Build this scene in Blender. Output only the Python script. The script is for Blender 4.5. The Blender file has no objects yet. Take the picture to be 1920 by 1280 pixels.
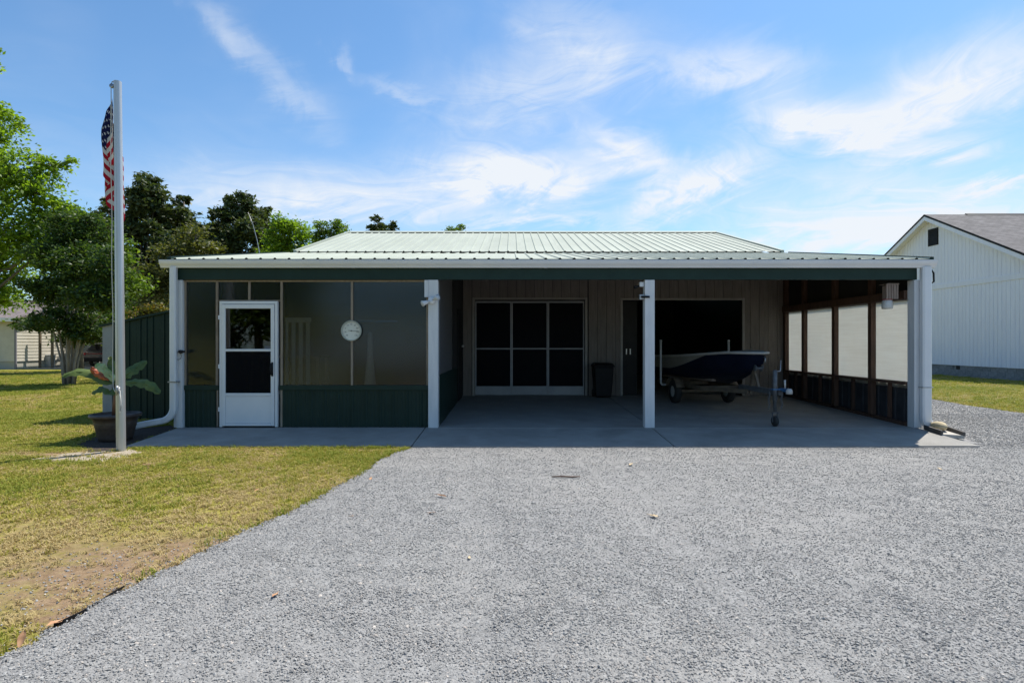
import bpy, math, random
import numpy as np
from mathutils import Vector, Matrix

scene = bpy.context.scene
col = scene.collection
R = math.radians
# ------------------------------------------------------------------ camera, world, sun, exposure
F, D, H, CX, CY = 1082.0, 9.45, 1.39, 960.0, 642.0
cam_data = bpy.data.cameras.new('camera')
cam_data.sensor_width = 36.0
cam_data.lens = 36.0 * F / 1920.0
cam_data.shift_y = 2.0 / 1920.0
cam_data.clip_start = 0.05
cam_data.clip_end = 2000.0
cam = bpy.data.objects.new('camera', cam_data)
col.objects.link(cam)
cam.location = (0, -D, H)
cam.rotation_euler = (R(90), 0, 0)
scene.camera = cam
scene.view_settings.view_transform = 'Standard'
scene.view_settings.look = 'None'
scene.view_settings.gamma = 1.0
scene.view_settings.exposure = 0.45
scene.view_settings.use_curve_mapping = False
scene.render.engine = 'CYCLES'
scene.cycles.max_bounces = 7
scene.cycles.transparent_max_bounces = 16
scene.cycles.sample_clamp_indirect = 6.0

SUN = Vector((0.395, 0.41, 1.0)).normalized()          # towards the sun: right of and behind the garage
sun_data = bpy.data.lights.new('sun', 'SUN')
sun_data.energy = 5.0
sun_data.angle = R(0.55)
sun_data.color = (1.0, 0.95, 0.87)
sun = bpy.data.objects.new('sun', sun_data)
col.objects.link(sun)
sun.location = (20, 20, 40)
sun.rotation_euler = SUN.to_track_quat('Z', 'Y').to_euler()

SKY = 0.095
world = bpy.data.worlds.new('World')
scene.world = world
world.use_nodes = True


def build_world():
    nt = world.node_tree
    nt.nodes.clear()
    N, L = nt.nodes.new, nt.links.new

    def put(sock, v):
        if hasattr(v, 'is_output'):
            L(v, sock)
        else:
            sock.default_value = v

    def m(op, a, b=0.0, c=None, clamp=False):
        n = N('ShaderNodeMath')
        n.operation = op
        n.use_clamp = clamp
        put(n.inputs[0], a)
        put(n.inputs[1], b)
        if c is not None:
            put(n.inputs[2], c)
        return n.outputs[0]

    def comb(x, y, z):
        n = N('ShaderNodeCombineXYZ')
        put(n.inputs[0], x), put(n.inputs[1], y), put(n.inputs[2], z)
        return n.outputs[0]

    def noise(vec, scale, detail, rough, dist=0.0):
        n = N('ShaderNodeTexNoise')
        L(vec, n.inputs['Vector'])
        n.inputs['Scale'].default_value = scale
        n.inputs['Detail'].default_value = detail
        n.inputs['Roughness'].default_value = rough
        n.inputs['Distortion'].default_value = dist
        return n.outputs['Fac']

    sky = N('ShaderNodeTexSky')
    sky.sky_type = 'NISHITA'
    sky.sun_disc = False
    sky.sun_elevation = math.asin(SUN.z)
    sky.sun_rotation = math.atan2(SUN.x, SUN.y)
    sky.altitude = 0.0
    sky.air_density = 1.0
    sky.dust_density = 0.6
    sky.ozone_density = 1.6
    tc = N('ShaderNodeTexCoord')
    sep = N('ShaderNodeSeparateXYZ')
    L(tc.outputs['Generated'], sep.inputs[0])
    dx, dy, dz = sep.outputs
    # azimuth / elevation of the sky direction (radians)
    az = m('ARCTAN2', dx, dy)
    hor = m('SQRT', m('ADD', m('MULTIPLY', dx, dx), m('MULTIPLY', dy, dy)))
    el = m('ARCTAN2', dz, hor)
    # cirrus sheet: direction projected on a high flat layer
    dzs = m('MAXIMUM', m('ADD', dz, 0.10), 0.03)
    px = m('DIVIDE', dx, dzs)
    py = m('DIVIDE', dy, dzs)
    warp = noise(comb(px, py, 0.0), 1.1, 3.0, 0.5)
    w = m('MULTIPLY', m('SUBTRACT', warp, 0.5), 1.3)
    pxw = m('ADD', px, w)
    pyw = m('SUBTRACT', py, w)
    fib_a = noise(comb(m('MULTIPLY', m('ADD', pxw, m('MULTIPLY', pyw, 0.6)), 1.0), m('MULTIPLY', m('SUBTRACT', pyw, m('MULTIPLY', pxw, 0.6)), 4.2), 0.3), 1.4, 9.0, 0.62, 0.5)
    broad = noise(comb(pxw, pyw, 2.7), 0.55, 4.0, 0.55)
    # fibres in the sky dome itself, fine wisps
    fib_b = noise(comb(m('MULTIPLY', m('ADD', az, m('MULTIPLY', w, 0.08)), 5.0), m('MULTIPLY', m('ADD', el, m('MULTIPLY', az, -0.25)), 15.0), 1.9), 1.3, 9.0, 0.64, 1.1)
    fib_c = noise(comb(m('MULTIPLY', az, 9.0), m('MULTIPLY', el, 8.0), 4.1), 1.2, 7.0, 0.6, 1.8)

    total = None

    def band(x, y, x2, y2, wpx, s):
        """an elongated cirrus bank between two sky directions"""
        nonlocal total

        def ae(a, b):
            u, v = (a - CX) / F, (CY - b) / F
            return math.atan2(u, 1.0), math.atan2(v, math.hypot(u, 1.0))
        a0, e0 = ae(x, y)
        a1, e1 = ae(x2, y2)
        ca, ce = (a0 + a1) / 2, (e0 + e1) / 2
        ln = math.hypot(a1 - a0, e1 - e0)
        ux, uy = (a1 - a0) / ln, (e1 - e0) / ln
        wd = wpx / F * 0.85
        azw = m('ADD', az, m('MULTIPLY', m('SUBTRACT', fib_c, 0.5), 0.10))
        elw = m('ADD', el, m('MULTIPLY', m('SUBTRACT', fib_b, 0.5), 0.09))
        ax = m('SUBTRACT', azw, ca)
        ex = m('SUBTRACT', elw, ce)
        along = m('MULTIPLY', m('ADD', m('MULTIPLY', ax, ux), m('MULTIPLY', ex, uy)), 1.0 / (ln * 0.5))
        across = m('MULTIPLY', m('SUBTRACT', m('MULTIPLY', ex, ux), m('MULTIPLY', ax, uy)), 1.0 / wd)
        r2 = m('ADD', m('POWER', m('ABSOLUTE', along), 2.6), m('MULTIPLY', across, across))
        g = m('MULTIPLY', m('EXPONENT', m('MULTIPLY', r2, -1.0)), s)
        total = g if total is None else m('ADD', total, g)

    band(360, 0, 480, 100, 22, 0.24)
    band(450, 80, 625, 250, 30, 0.26)
    band(625, 90, 660, 140, 14, 0.2)
    band(690, 150, 820, 190, 14, 0.2)
    band(830, 210, 1220, 90, 70, 0.46)
    band(960, 30, 1200, 80, 45, 0.34)
    band(1260, 120, 1500, 130, 42, 0.62)
    band(1420, 215, 1690, 245, 34, 0.85)
    band(1640, 235, 1960, 80, 60, 0.75)
    band(800, 320, 1120, 325, 44, 1.1)
    band(1090, 250, 1270, 320, 36, 0.75)
    band(1170, 410, 1430, 295, 36, 0.90)
    band(300, 350, 860, 380, 52, 0.62)
    band(900, 410, 1130, 405, 14, 0.55)
    band(1380, 430, 2000, 400, 52, 0.9)
    band(1640, 300, 1850, 270, 14, 0.45)
    band(1780, 365, 1960, 320, 12, 0.60)
    band(1500, 330, 1760, 350, 30, 0.30)
    fib = m('ADD', m('MULTIPLY', fib_a, 0.55), m('ADD', m('MULTIPLY', fib_b, 0.55), m('MULTIPLY', fib_c, 0.15)))
    fibm = m('MULTIPLY', m('SUBTRACT', fib, 0.34), 3.6, clamp=False)
    fibm = m('MINIMUM', m('MAXIMUM', fibm, 0.05), 1.6)
    dens = m('MULTIPLY', total, fibm)
    gen = m('MULTIPLY', m('MULTIPLY', m('MAXIMUM', m('SUBTRACT', broad, 0.46), 0.0), 0.8), fibm)
    hz = m('MULTIPLY', m('EXPONENT', m('MULTIPLY', m('MAXIMUM', el, 0.0), -6.5)), 0.30)
    dens = m('ADD', m('ADD', dens, gen), hz)
    dens = m('MULTIPLY', m('MINIMUM', dens, 0.97), m('MULTIPLY', m('ADD', dz, 0.02), 40.0, clamp=True), clamp=True)
    gain = N('ShaderNodeMix')
    gain.data_type = 'RGBA'
    gain.blend_type = 'MULTIPLY'
    gain.inputs[0].default_value = 1.0
    L(sky.outputs[0], gain.inputs[6])
    gain.inputs[7].default_value = (0.78, 1.12, 1.32, 1.0)
    mix = N('ShaderNodeMix')
    mix.data_type = 'RGBA'
    L(dens, mix.inputs[0])
    L(gain.outputs[2], mix.inputs[6])
    mix.inputs[7].default_value = (0.64 / SKY, 0.67 / SKY, 0.71 / SKY, 1.0)
    bg = N('ShaderNodeBackground')
    bg.inputs['Strength'].default_value = SKY
    L(mix.outputs[2], bg.inputs['Color'])
    out = N('ShaderNodeOutputWorld')
    L(bg.outputs[0], out.inputs[0])


build_world()


# ------------------------------------------------------------------ helpers
def P(x, y, Y):
    """photo measurement at depth Y -> metres"""
    z = Y + D
    return Vector(((x - CX) * z / F, Y, H - (y - CY) * z / F))


def G(x, y, Z):
    """photo measurement on a level surface Z -> metres"""
    z = (H - Z) * F / (y - CY)
    return Vector(((x - CX) * z / F, z - D, Z))


OFF = {}


def props(o, label=None, cat=None, group=None, kind=None):
    for k, v in (('label', label), ('category', cat), ('group', group), ('kind', kind)):
        if v:
            o[k] = v
    return o


def link(o, parent=None, loc=(0, 0, 0)):
    col.objects.link(o)
    if parent is not None:
        o.parent = parent
        OFF[o] = OFF[parent]
    else:
        o.location = loc
        OFF[o] = Vector(loc)
    return o


def thing(name, loc, label, cat, group=None, rz=0.0):
    o = bpy.data.objects.new(name, None)
    o.empty_display_size = 0.2
    link(o, None, loc)
    o.rotation_euler = (0, 0, rz)
    return props(o, label, cat, group)


def local(t):
    """parts of this thing are given in its own coordinates"""
    OFF[t] = Vector((0, 0, 0))
    return t


class MB:
    def __init__(self):
        self.v, self.f, self.mi, self.sm = [], [], [], []
        self.cur = 0
        self.smooth = False

    def _add(self, vs, fs):
        b = len(self.v)
        self.v.extend(tuple(p) for p in vs)
        for f in fs:
            self.f.append(tuple(b + i for i in f))
            self.mi.append(self.cur)
            self.sm.append(self.smooth)
        return self

    def box(self, x0, x1, y0, y1, z0, z1):
        return self._add([(x0, y0, z0), (x1, y0, z0), (x1, y1, z0), (x0, y1, z0), (x0, y0, z1), (x1, y0, z1), (x1, y1, z1), (x0, y1, z1)],
                         [(0, 3, 2, 1), (4, 5, 6, 7), (0, 1, 5, 4), (1, 2, 6, 5), (2, 3, 7, 6), (3, 0, 4, 7)])

    def hexa(self, p):
        """eight corners: bottom ring then top ring"""
        return self._add(p, [(0, 3, 2, 1), (4, 5, 6, 7), (0, 1, 5, 4), (1, 2, 6, 5), (2, 3, 7, 6), (3, 0, 4, 7)])

    def prism(self, ring, vec):
        """closed planar ring swept along vec"""
        n = len(ring)
        v = Vector(vec)
        a = [Vector(p) for p in ring]
        vs = a + [p + v for p in a]
        fs = [tuple(range(n))[::-1], tuple(range(n, 2 * n))] + [(i, (i + 1) % n, n + (i + 1) % n, n + i) for i in range(n)]
        return self._add(vs, fs)

    def bar(self, a, b, w, h, up=(0, 0, 1)):
        """square bar from a to b"""
        a, b = Vector(a), Vector(b)
        d = (b - a).normalized()
        s = d.cross(Vector(up))
        if s.length < 1e-4:
            s = d.cross(Vector((0, 1, 0)))
        s.normalize()
        u = s.cross(d)
        ring = [a - s * w / 2 - u * h / 2, a + s * w / 2 - u * h / 2, a + s * w / 2 + u * h / 2, a - s * w / 2 + u * h / 2]
        return self.prism(ring, b - a)

    def tube(self, path, rad, n=10, caps=True, squash=None):
        path = [Vector(p) for p in path]
        k = len(path)
        if not hasattr(rad, '__len__'):
            rad = [rad] * k
        vs, fs = [], []
        ref = None
        for i, p in enumerate(path):
            d = (path[min(i + 1, k - 1)] - path[max(i - 1, 0)]).normalized()
            if ref is None:
                ref = d.cross(Vector((0, 0, 1)))
                if ref.length < 1e-3:
                    ref = d.cross(Vector((0, 1, 0)))
            ref = (ref - d * ref.dot(d)).normalized()
            u = d.cross(ref)
            for j in range(n):
                t = 2 * math.pi * j / n
                sx, sy = (squash or (1, 1))
                vs.append(p + (ref * math.cos(t) * sx + u * math.sin(t) * sy) * rad[i])
        for i in range(k - 1):
            for j in range(n):
                fs.append((i * n + j, i * n + (j + 1) % n, (i + 1) * n + (j + 1) % n, (i + 1) * n + j))
        if caps:
            fs.append(tuple(range(n))[::-1])
            fs.append(tuple(range((k - 1) * n, k * n)))
        return self._add(vs, fs)

    def rtube(self, path, w, h, up=(0, 0, 1)):
        """rectangular duct along a path"""
        path = [Vector(p) for p in path]
        k = len(path)
        vs, fs = [], []
        up = Vector(up)
        c = 0.18
        for i, p in enumerate(path):
            d = (path[min(i + 1, k - 1)] - path[max(i - 1, 0)]).normalized()
            s = up.cross(d).normalized()
            u = d.cross(s)
            for a, b in ((-.5 + c, -.5), (.5 - c, -.5), (.5, -.5 + c), (.5, .5 - c), (.5 - c, .5), (-.5 + c, .5), (-.5, .5 - c), (-.5, -.5 + c)):
                vs.append(p + s * a * w + u * b * h)
        n = 8
        for i in range(k - 1):
            for j in range(n):
                fs.append((i * n + j, i * n + (j + 1) % n, (i + 1) * n + (j + 1) % n, (i + 1) * n + j))
        fs.append(tuple(range(n))[::-1])
        fs.append(tuple(range((k - 1) * n, k * n)))
        return self._add(vs, fs)

    def lathe(self, prof, c=(0, 0, 0), n=24, axis='z', close=True):
        """profile of (radius, height) turned about an axis through c"""
        c = Vector(c)
        vs, fs = [], []
        for r, h in prof:
            for j in range(n):
                t = 2 * math.pi * j / n
                a, b = r * math.cos(t), r * math.sin(t)
                vs.append(c + (Vector((a, b, h)) if axis == 'z' else Vector((a, -h, b)) if axis == 'y' else Vector((h, a, b))))
        k = len(prof)
        for i in range(k - 1):
            for j in range(n):
                fs.append((i * n + j, i * n + (j + 1) % n, (i + 1) * n + (j + 1) % n, (i + 1) * n + j))
        if close:
            fs.append(tuple(range(n))[::-1])
            fs.append(tuple(range((k - 1) * n, k * n)))
        return self._add(vs, fs)

    def grid(self, rows):
        """rows of points -> sheet"""
        n = len(rows[0])
        vs = [p for r in rows for p in r]
        fs = [(i * n + j, i * n + j + 1, (i + 1) * n + j + 1, (i + 1) * n + j) for i in range(len(rows) - 1) for j in range(n - 1)]
        return self._add(vs, fs)

    def mesh(self, name, mats):
        me = bpy.data.meshes.new(name)
        me.from_pydata(self.v, [], self.f)
        for mm in (mats if isinstance(mats, (list, tuple)) else [mats]):
            me.materials.append(mm)
        me.polygons.foreach_set('material_index', self.mi)
        me.polygons.foreach_set('use_smooth', self.sm)
        me.update()
        return me

    def build(self, name, mats, parent=None, loc=None, bevel=0.0, thick=0.0, angle=None):
        off = OFF[parent] if parent is not None else Vector(loc or (0, 0, 0))
        if off.length > 0:
            self.v = [(p[0] - off.x, p[1] - off.y, p[2] - off.z) for p in self.v]
        me = self.mesh(name, mats)
        o = bpy.data.objects.new(name, me)
        link(o, parent, loc or (0, 0, 0))
        if thick:
            md = o.modifiers.new('thickness', 'SOLIDIFY')
            md.thickness = thick
            md.offset = 0
        if bevel:
            md = o.modifiers.new('bevel', 'BEVEL')
            md.width = bevel
            md.segments = 2
            md.limit_method = 'ANGLE'
        return o


def again(o, parent, dloc):
    """one more piece that shares the mesh"""
    c = o.copy()
    col.objects.link(c)
    c.parent = parent
    c.location = Vector(o.location) + Vector(dloc)
    OFF[c] = OFF.get(parent, Vector((0, 0, 0)))
    return c


# ------------------------------------------------------------------ materials
def mat(name, c1, c2=None, scale=6.0, rough=0.6, bump=0.0, bscale=60.0, metal=0.0, spec=0.5, stretch=(1, 1, 1), vary=0.0, detail=5.0, lo=0.35, hi=0.65, c3=None, s3=1.5, coat=0.0, l3=0.55, h3=0.75):
    mm = bpy.data.materials.new(name)
    mm.use_nodes = True
    nt = mm.node_tree
    b = nt.nodes['Principled BSDF']
    N, L = nt.nodes.new, nt.links.new
    b.inputs['Roughness'].default_value = rough
    b.inputs['Metallic'].default_value = metal
    b.inputs['Specular IOR Level'].default_value = spec
    b.inputs['Coat Weight'].default_value = coat
    tc = N('ShaderNodeTexCoord')
    mp = N('ShaderNodeMapping')
    mp.inputs['Scale'].default_value = stretch
    L(tc.outputs['Object'], mp.inputs['Vector'])
    vec = mp.outputs['Vector']
    colour = None
    if c2 is not None:
        n = N('ShaderNodeTexNoise')
        n.inputs['Scale'].default_value = scale
        n.inputs['Detail'].default_value = detail
        n.inputs['Roughness'].default_value = 0.6
        L(vec, n.inputs['Vector'])
        rp = N('ShaderNodeValToRGB')
        rp.color_ramp.elements[0].position = lo
        rp.color_ramp.elements[1].position = hi
        rp.color_ramp.elements[0].color = (*c1, 1)
        rp.color_ramp.elements[1].color = (*c2, 1)
        L(n.outputs['Fac'], rp.inputs['Fac'])
        colour = rp.outputs['Color']
        if c3 is not None:
            n2 = N('ShaderNodeTexNoise')
            n2.inputs['Scale'].default_value = s3
            n2.inputs['Detail'].default_value = 7
            n2.inputs['Roughness'].default_value = 0.65
            L(vec, n2.inputs['Vector'])
            r2 = N('ShaderNodeValToRGB')
            r2.color_ramp.elements[0].position = l3
            r2.color_ramp.elements[1].position = h3
            L(n2.outputs['Fac'], r2.inputs['Fac'])
            mx = N('ShaderNodeMix')
            mx.data_type = 'RGBA'
            L(r2.outputs['Color'], mx.inputs[0])
            L(colour, mx.inputs[6])
            mx.inputs[7].default_value = (*c3, 1)
            colour = mx.outputs[2]
    if vary:
        oi = N('ShaderNodeObjectInfo')
        mr = N('ShaderNodeMapRange')
        mr.inputs[3].default_value = 1 - vary
        mr.inputs[4].default_value = 1 + vary
        L(oi.outputs['Random'], mr.inputs[0])
        mx = N('ShaderNodeMix')
        mx.data_type = 'RGBA'
        mx.blend_type = 'MULTIPLY'
        mx.inputs[0].default_value = 1
        if colour is not None:
            L(colour, mx.inputs[6])
        else:
            mx.inputs[6].default_value = (*c1, 1)
        L(mr.outputs[0], mx.inputs[7])
        colour = mx.outputs[2]
    if colour is not None:
        L(colour, b.inputs['Base Color'])
    else:
        b.inputs['Base Color'].default_value = (*c1, 1)
    if bump:
        n = N('ShaderNodeTexNoise')
        n.inputs['Scale'].default_value = bscale
        n.inputs['Detail'].default_value = 4
        L(vec, n.inputs['Vector'])
        bp = N('ShaderNodeBump')
        bp.inputs['Strength'].default_value = bump
        bp.inputs['Distance'].default_value = 0.02
        L(n.outputs['Fac'], bp.inputs['Height'])
        L(bp.outputs['Normal'], b.inputs['Normal'])
    return mm


def leaf_mat(name, dark, mid, light, trans=0.35):
    """every leaf takes its own tone; part of the light comes through"""
    mm = bpy.data.materials.new(name)
    mm.use_nodes = True
    nt = mm.node_tree
    N, L = nt.nodes.new, nt.links.new
    b = nt.nodes['Principled BSDF']
    b.inputs['Roughness'].default_value = 0.5
    b.inputs['Specular IOR Level'].default_value = 0.35
    g = N('ShaderNodeNewGeometry')
    rp = N('ShaderNodeValToRGB')
    rp.color_ramp.elements[0].color = (*dark, 1)
    rp.color_ramp.elements[1].color = (*light, 1)
    e = rp.color_ramp.elements.new(0.5)
    e.color = (*mid, 1)
    L(g.outputs['Random Per Island'], rp.inputs['Fac'])
    L(rp.outputs['Color'], b.inputs['Base Color'])
    tr = N('ShaderNodeBsdfTranslucent')
    mx = N('ShaderNodeMix')
    mx.data_type = 'RGBA'
    mx.blend_type = 'MULTIPLY'
    mx.inputs[0].default_value = 1
    L(rp.outputs['Color'], mx.inputs[6])
    mx.inputs[7].default_value = (1.5, 1.6, 0.6, 1)
    L(mx.outputs[2], tr.inputs['Color'])
    ms = N('ShaderNodeMixShader')
    ms.inputs[0].default_value = trans
    L(b.outputs[0], ms.inputs[1])
    L(tr.outputs[0], ms.inputs[2])
    L(ms.outputs[0], nt.nodes['Material Output'].inputs['Surface'])
    return mm


def sheet_mat(name, tint, transp, transl, gloss_rough, diff=0.3, rib=0.30, ior=1.5):
    """ribbed translucent plastic sheet: see-through, light-scattering, glossy"""
    mm = bpy.data.materials.new(name)
    mm.use_nodes = True
    nt = mm.node_tree
    nt.nodes.clear()
    N, L = nt.nodes.new, nt.links.new
    out = N('ShaderNodeOutputMaterial')
    tp = N('ShaderNodeBsdfTransparent')
    tp.inputs[0].default_value = (*[0.75 + 0.25 * t for t in tint], 1)
    tl = N('ShaderNodeBsdfTranslucent')
    tl.inputs[0].default_value = (*tint, 1)
    df = N('ShaderNodeBsdfDiffuse')
    df.inputs[0].default_value = (*[t * diff for t in tint], 1)
    gl = N('ShaderNodeBsdfGlossy')
    gl.inputs['Roughness'].default_value = gloss_rough
    tc = N('ShaderNodeTexCoord')
    wv = N('ShaderNodeTexWave')
    wv.bands_direction = 'Z'
    wv.inputs['Scale'].default_value = 16.0
    wv.inputs['Distortion'].default_value = 0.9
    L(tc.outputs['Object'], wv.inputs['Vector'])
    ns = N('ShaderNodeTexNoise')
    ns.inputs['Scale'].default_value = 2.0
    ns.inputs['Detail'].default_value = 6
    L(tc.outputs['Object'], ns.inputs['Vector'])
    bp = N('ShaderNodeBump')
    bp.inputs['Strength'].default_value = rib
    bp.inputs['Distance'].default_value = 0.01
    L(wv.outputs['Fac'], bp.inputs['Height'])
    mp = N('ShaderNodeMapping')
    mp.inputs['Scale'].default_value = (1.5, 1.5, 34.0)
    L(tc.outputs['Object'], mp.inputs['Vector'])
    n3 = N('ShaderNodeTexNoise')
    n3.inputs['Scale'].default_value = 1.0
    n3.inputs['Detail'].default_value = 5
    L(mp.outputs[0], n3.inputs['Vector'])
    ad = N('ShaderNodeMath')
    ad.operation = 'ADD'
    L(n3.outputs['Fac'], ad.inputs[0])
    L(ns.outputs['Fac'], ad.inputs[1])
    rr = N('ShaderNodeValToRGB')
    rr.color_ramp.elements[0].position, rr.color_ramp.elements[1].position = 0.35, 0.68
    rr.color_ramp.elements[0].color = (*[t * 0.90 for t in tint], 1)
    rr.color_ramp.elements[1].color = (*[min(1, t * 1.06) for t in tint], 1)
    hv = N('ShaderNodeMath')
    hv.operation = 'MULTIPLY'
    hv.inputs[1].default_value = 0.5
    L(ad.outputs[0], hv.inputs[0])
    L(hv.outputs[0], rr.inputs['Fac'])
    L(rr.outputs['Color'], tl.inputs[0])
    for s in (tl, df, gl):
        L(bp.outputs['Normal'], s.inputs['Normal'])
    mA = N('ShaderNodeMixShader')          # translucent / diffuse
    mr = N('ShaderNodeMapRange')
    mr.inputs[1].default_value = 0.3
    mr.inputs[2].default_value = 0.7
    mr.inputs[3].default_value = 1 - transl - 0.08
    mr.inputs[4].default_value = 1 - transl + 0.08
    L(ns.outputs['Fac'], mr.inputs[0])
    L(mr.outputs[0], mA.inputs[0])
    L(tl.outputs[0], mA.inputs[1])
    L(df.outputs[0], mA.inputs[2])
    mB = N('ShaderNodeMixShader')
    mB.inputs[0].default_value = transp
    L(mA.outputs[0], mB.inputs[1])
    L(tp.outputs[0], mB.inputs[2])
    fr = N('ShaderNodeFresnel')
    fr.inputs['IOR'].default_value = ior
    mC = N('ShaderNodeMixShader')
    L(fr.outputs[0], mC.inputs[0])
    L(mB.outputs[0], mC.inputs[1])
    L(gl.outputs[0], mC.inputs[2])
    L(mC.outputs[0], out.inputs['Surface'])
    return mm


def clear_mat(name, tint, dark=0.0, rough=0.02):
    """clear glazing or insect screen: partly see-through with a mirror film"""
    mm = bpy.data.materials.new(name)
    mm.use_nodes = True
    nt = mm.node_tree
    nt.nodes.clear()
    N, L = nt.nodes.new, nt.links.new
    out = N('ShaderNodeOutputMaterial')
    tp = N('ShaderNodeBsdfTransparent')
    tp.inputs[0].default_value = (*tint, 1)
    gl = N('ShaderNodeBsdfGlossy')
    gl.inputs['Roughness'].default_value = rough
    df = N('ShaderNodeBsdfDiffuse')
    df.inputs[0].default_value = (0.006, 0.007, 0.010, 1)
    mA = N('ShaderNodeMixShader')
    mA.inputs[0].default_value = dark
    L(tp.outputs[0], mA.inputs[1])
    L(df.outputs[0], mA.inputs[2])
    fr = N('ShaderNodeFresnel')
    fr.inputs['IOR'].default_value = 1.45 if rough < 0.1 else 1.15
    mB = N('ShaderNodeMixShader')
    L(fr.outputs[0], mB.inputs[0])
    L(mA.outputs[0], mB.inputs[1])
    L(gl.outputs[0], mB.inputs[2])
    L(mB.outputs[0], out.inputs['Surface'])
    return mm


m_white = mat('white_paint', (0.58, 0.59, 0.60), (0.68, 0.68, 0.68), 3, 0.5, 0.08, 30, stretch=(4, 4, 0.6), c3=(0.55, 0.54, 0.50), s3=5, l3=0.62, h3=0.85)
m_vinyl = mat('white_aluminium', (0.66, 0.67, 0.68), (0.72, 0.72, 0.72), 2, 0.35, c3=(0.66, 0.65, 0.61), s3=4, l3=0.6, h3=0.85)
m_green = mat('dark_green_metal', (0.009, 0.026, 0.019), (0.012, 0.033, 0.025), 4, 0.5, 0.05, 12, spec=0.25)
m_greenroof = mat('pale_green_metal_roof', (0.345, 0.372, 0.31), (0.40, 0.428, 0.36), 1.2, 0.72, 0.03, 6, spec=0.25, stretch=(1, 0.4, 1), c3=(0.40, 0.41, 0.36), s3=2.2, vary=0.03)
m_wood = mat('bare_pine_framing', (0.065, 0.033, 0.02), (0.11, 0.058, 0.036), 5, 0.75, 0.2, 30, stretch=(6, 6, 0.7), vary=0.15)
m_batten = mat('weathered_batten', (0.20, 0.155, 0.11), (0.30, 0.24, 0.18), 6, 0.8, 0.2, 40, stretch=(5, 5, 0.6), vary=0.15)
m_siding = mat('tan_board_siding', (0.15, 0.125, 0.105), (0.195, 0.166, 0.142), 5, 0.75, 0.25, 25, stretch=(5, 5, 0.5), vary=0.05)
m_conc = mat('broom_finished_concrete', (0.25, 0.238, 0.215), (0.315, 0.30, 0.272), 2.2, 0.85, 0.25, 140, c3=(0.19, 0.18, 0.16), s3=0.9, l3=0.5, h3=0.78, detail=8)
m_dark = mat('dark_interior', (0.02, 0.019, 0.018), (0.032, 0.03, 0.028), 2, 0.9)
m_black = mat('black_plastic', (0.008, 0.0085, 0.009), (0.014, 0.014, 0.015), 8, 0.55, spec=0.2)
m_rubber = mat('tyre_rubber', (0.018, 0.018, 0.018), (0.035, 0.033, 0.03), 9, 0.85)
m_galv = mat('galvanised_steel', (0.30, 0.31, 0.32), (0.42, 0.43, 0.44), 14, 0.45, metal=0.8)
m_alu = mat('brushed_aluminium', (0.46, 0.455, 0.45), (0.56, 0.555, 0.55), 3, 0.38, metal=0.6, stretch=(6, 6, 0.3))
m_fibre = sheet_mat('translucent_fibreglass', (0.30, 0.34, 0.33), 0.66, 0.45, 0.09, 0.10, rib=0.05, ior=1.54)
m_fibre_lit = sheet_mat('milky_fibreglass', (0.99, 0.965, 0.89), 0.06, 0.97, 0.35, 0.9)
m_glass = clear_mat('window_glass', (0.9, 0.92, 0.92))
m_screen = clear_mat('insect_screen', (0.42, 0.42, 0.44), 0.55, 0.45)
m_screen2 = clear_mat('black_sun_screen', (0.25, 0.25, 0.27), 0.72, 0.55)

rng = np.random.default_rng(7)
random.seed(7)
# ------------------------------------------------------------------ ground
LAWN_Z, GRAV_Z = -0.10, -0.088
# bare and dry patches of the lawn: x, y, radius along x, radius along y, strength
BARE = [(-2.75, -5.85, 0.6, 0.6, 0.8), (-3.35, -5.35, 1.1, 0.6, 0.55), (-2.2, -5.3, 0.35, 0.4, 0.8), (-4.6, -4.7, 1.1, 0.35, 0.5), (-2.35, -6.25, 0.3, 0.3, 0.7),
        (-3.0, -3.9, 0.7, 0.25, 0.35), (-6.2, -1.75, 0.8, 0.16, 0.9), (-1.95, -1.45, 0.3, 0.16, 0.8), (-1.55, -4.55, 0.2, 0.5, 0.6)]


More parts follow.
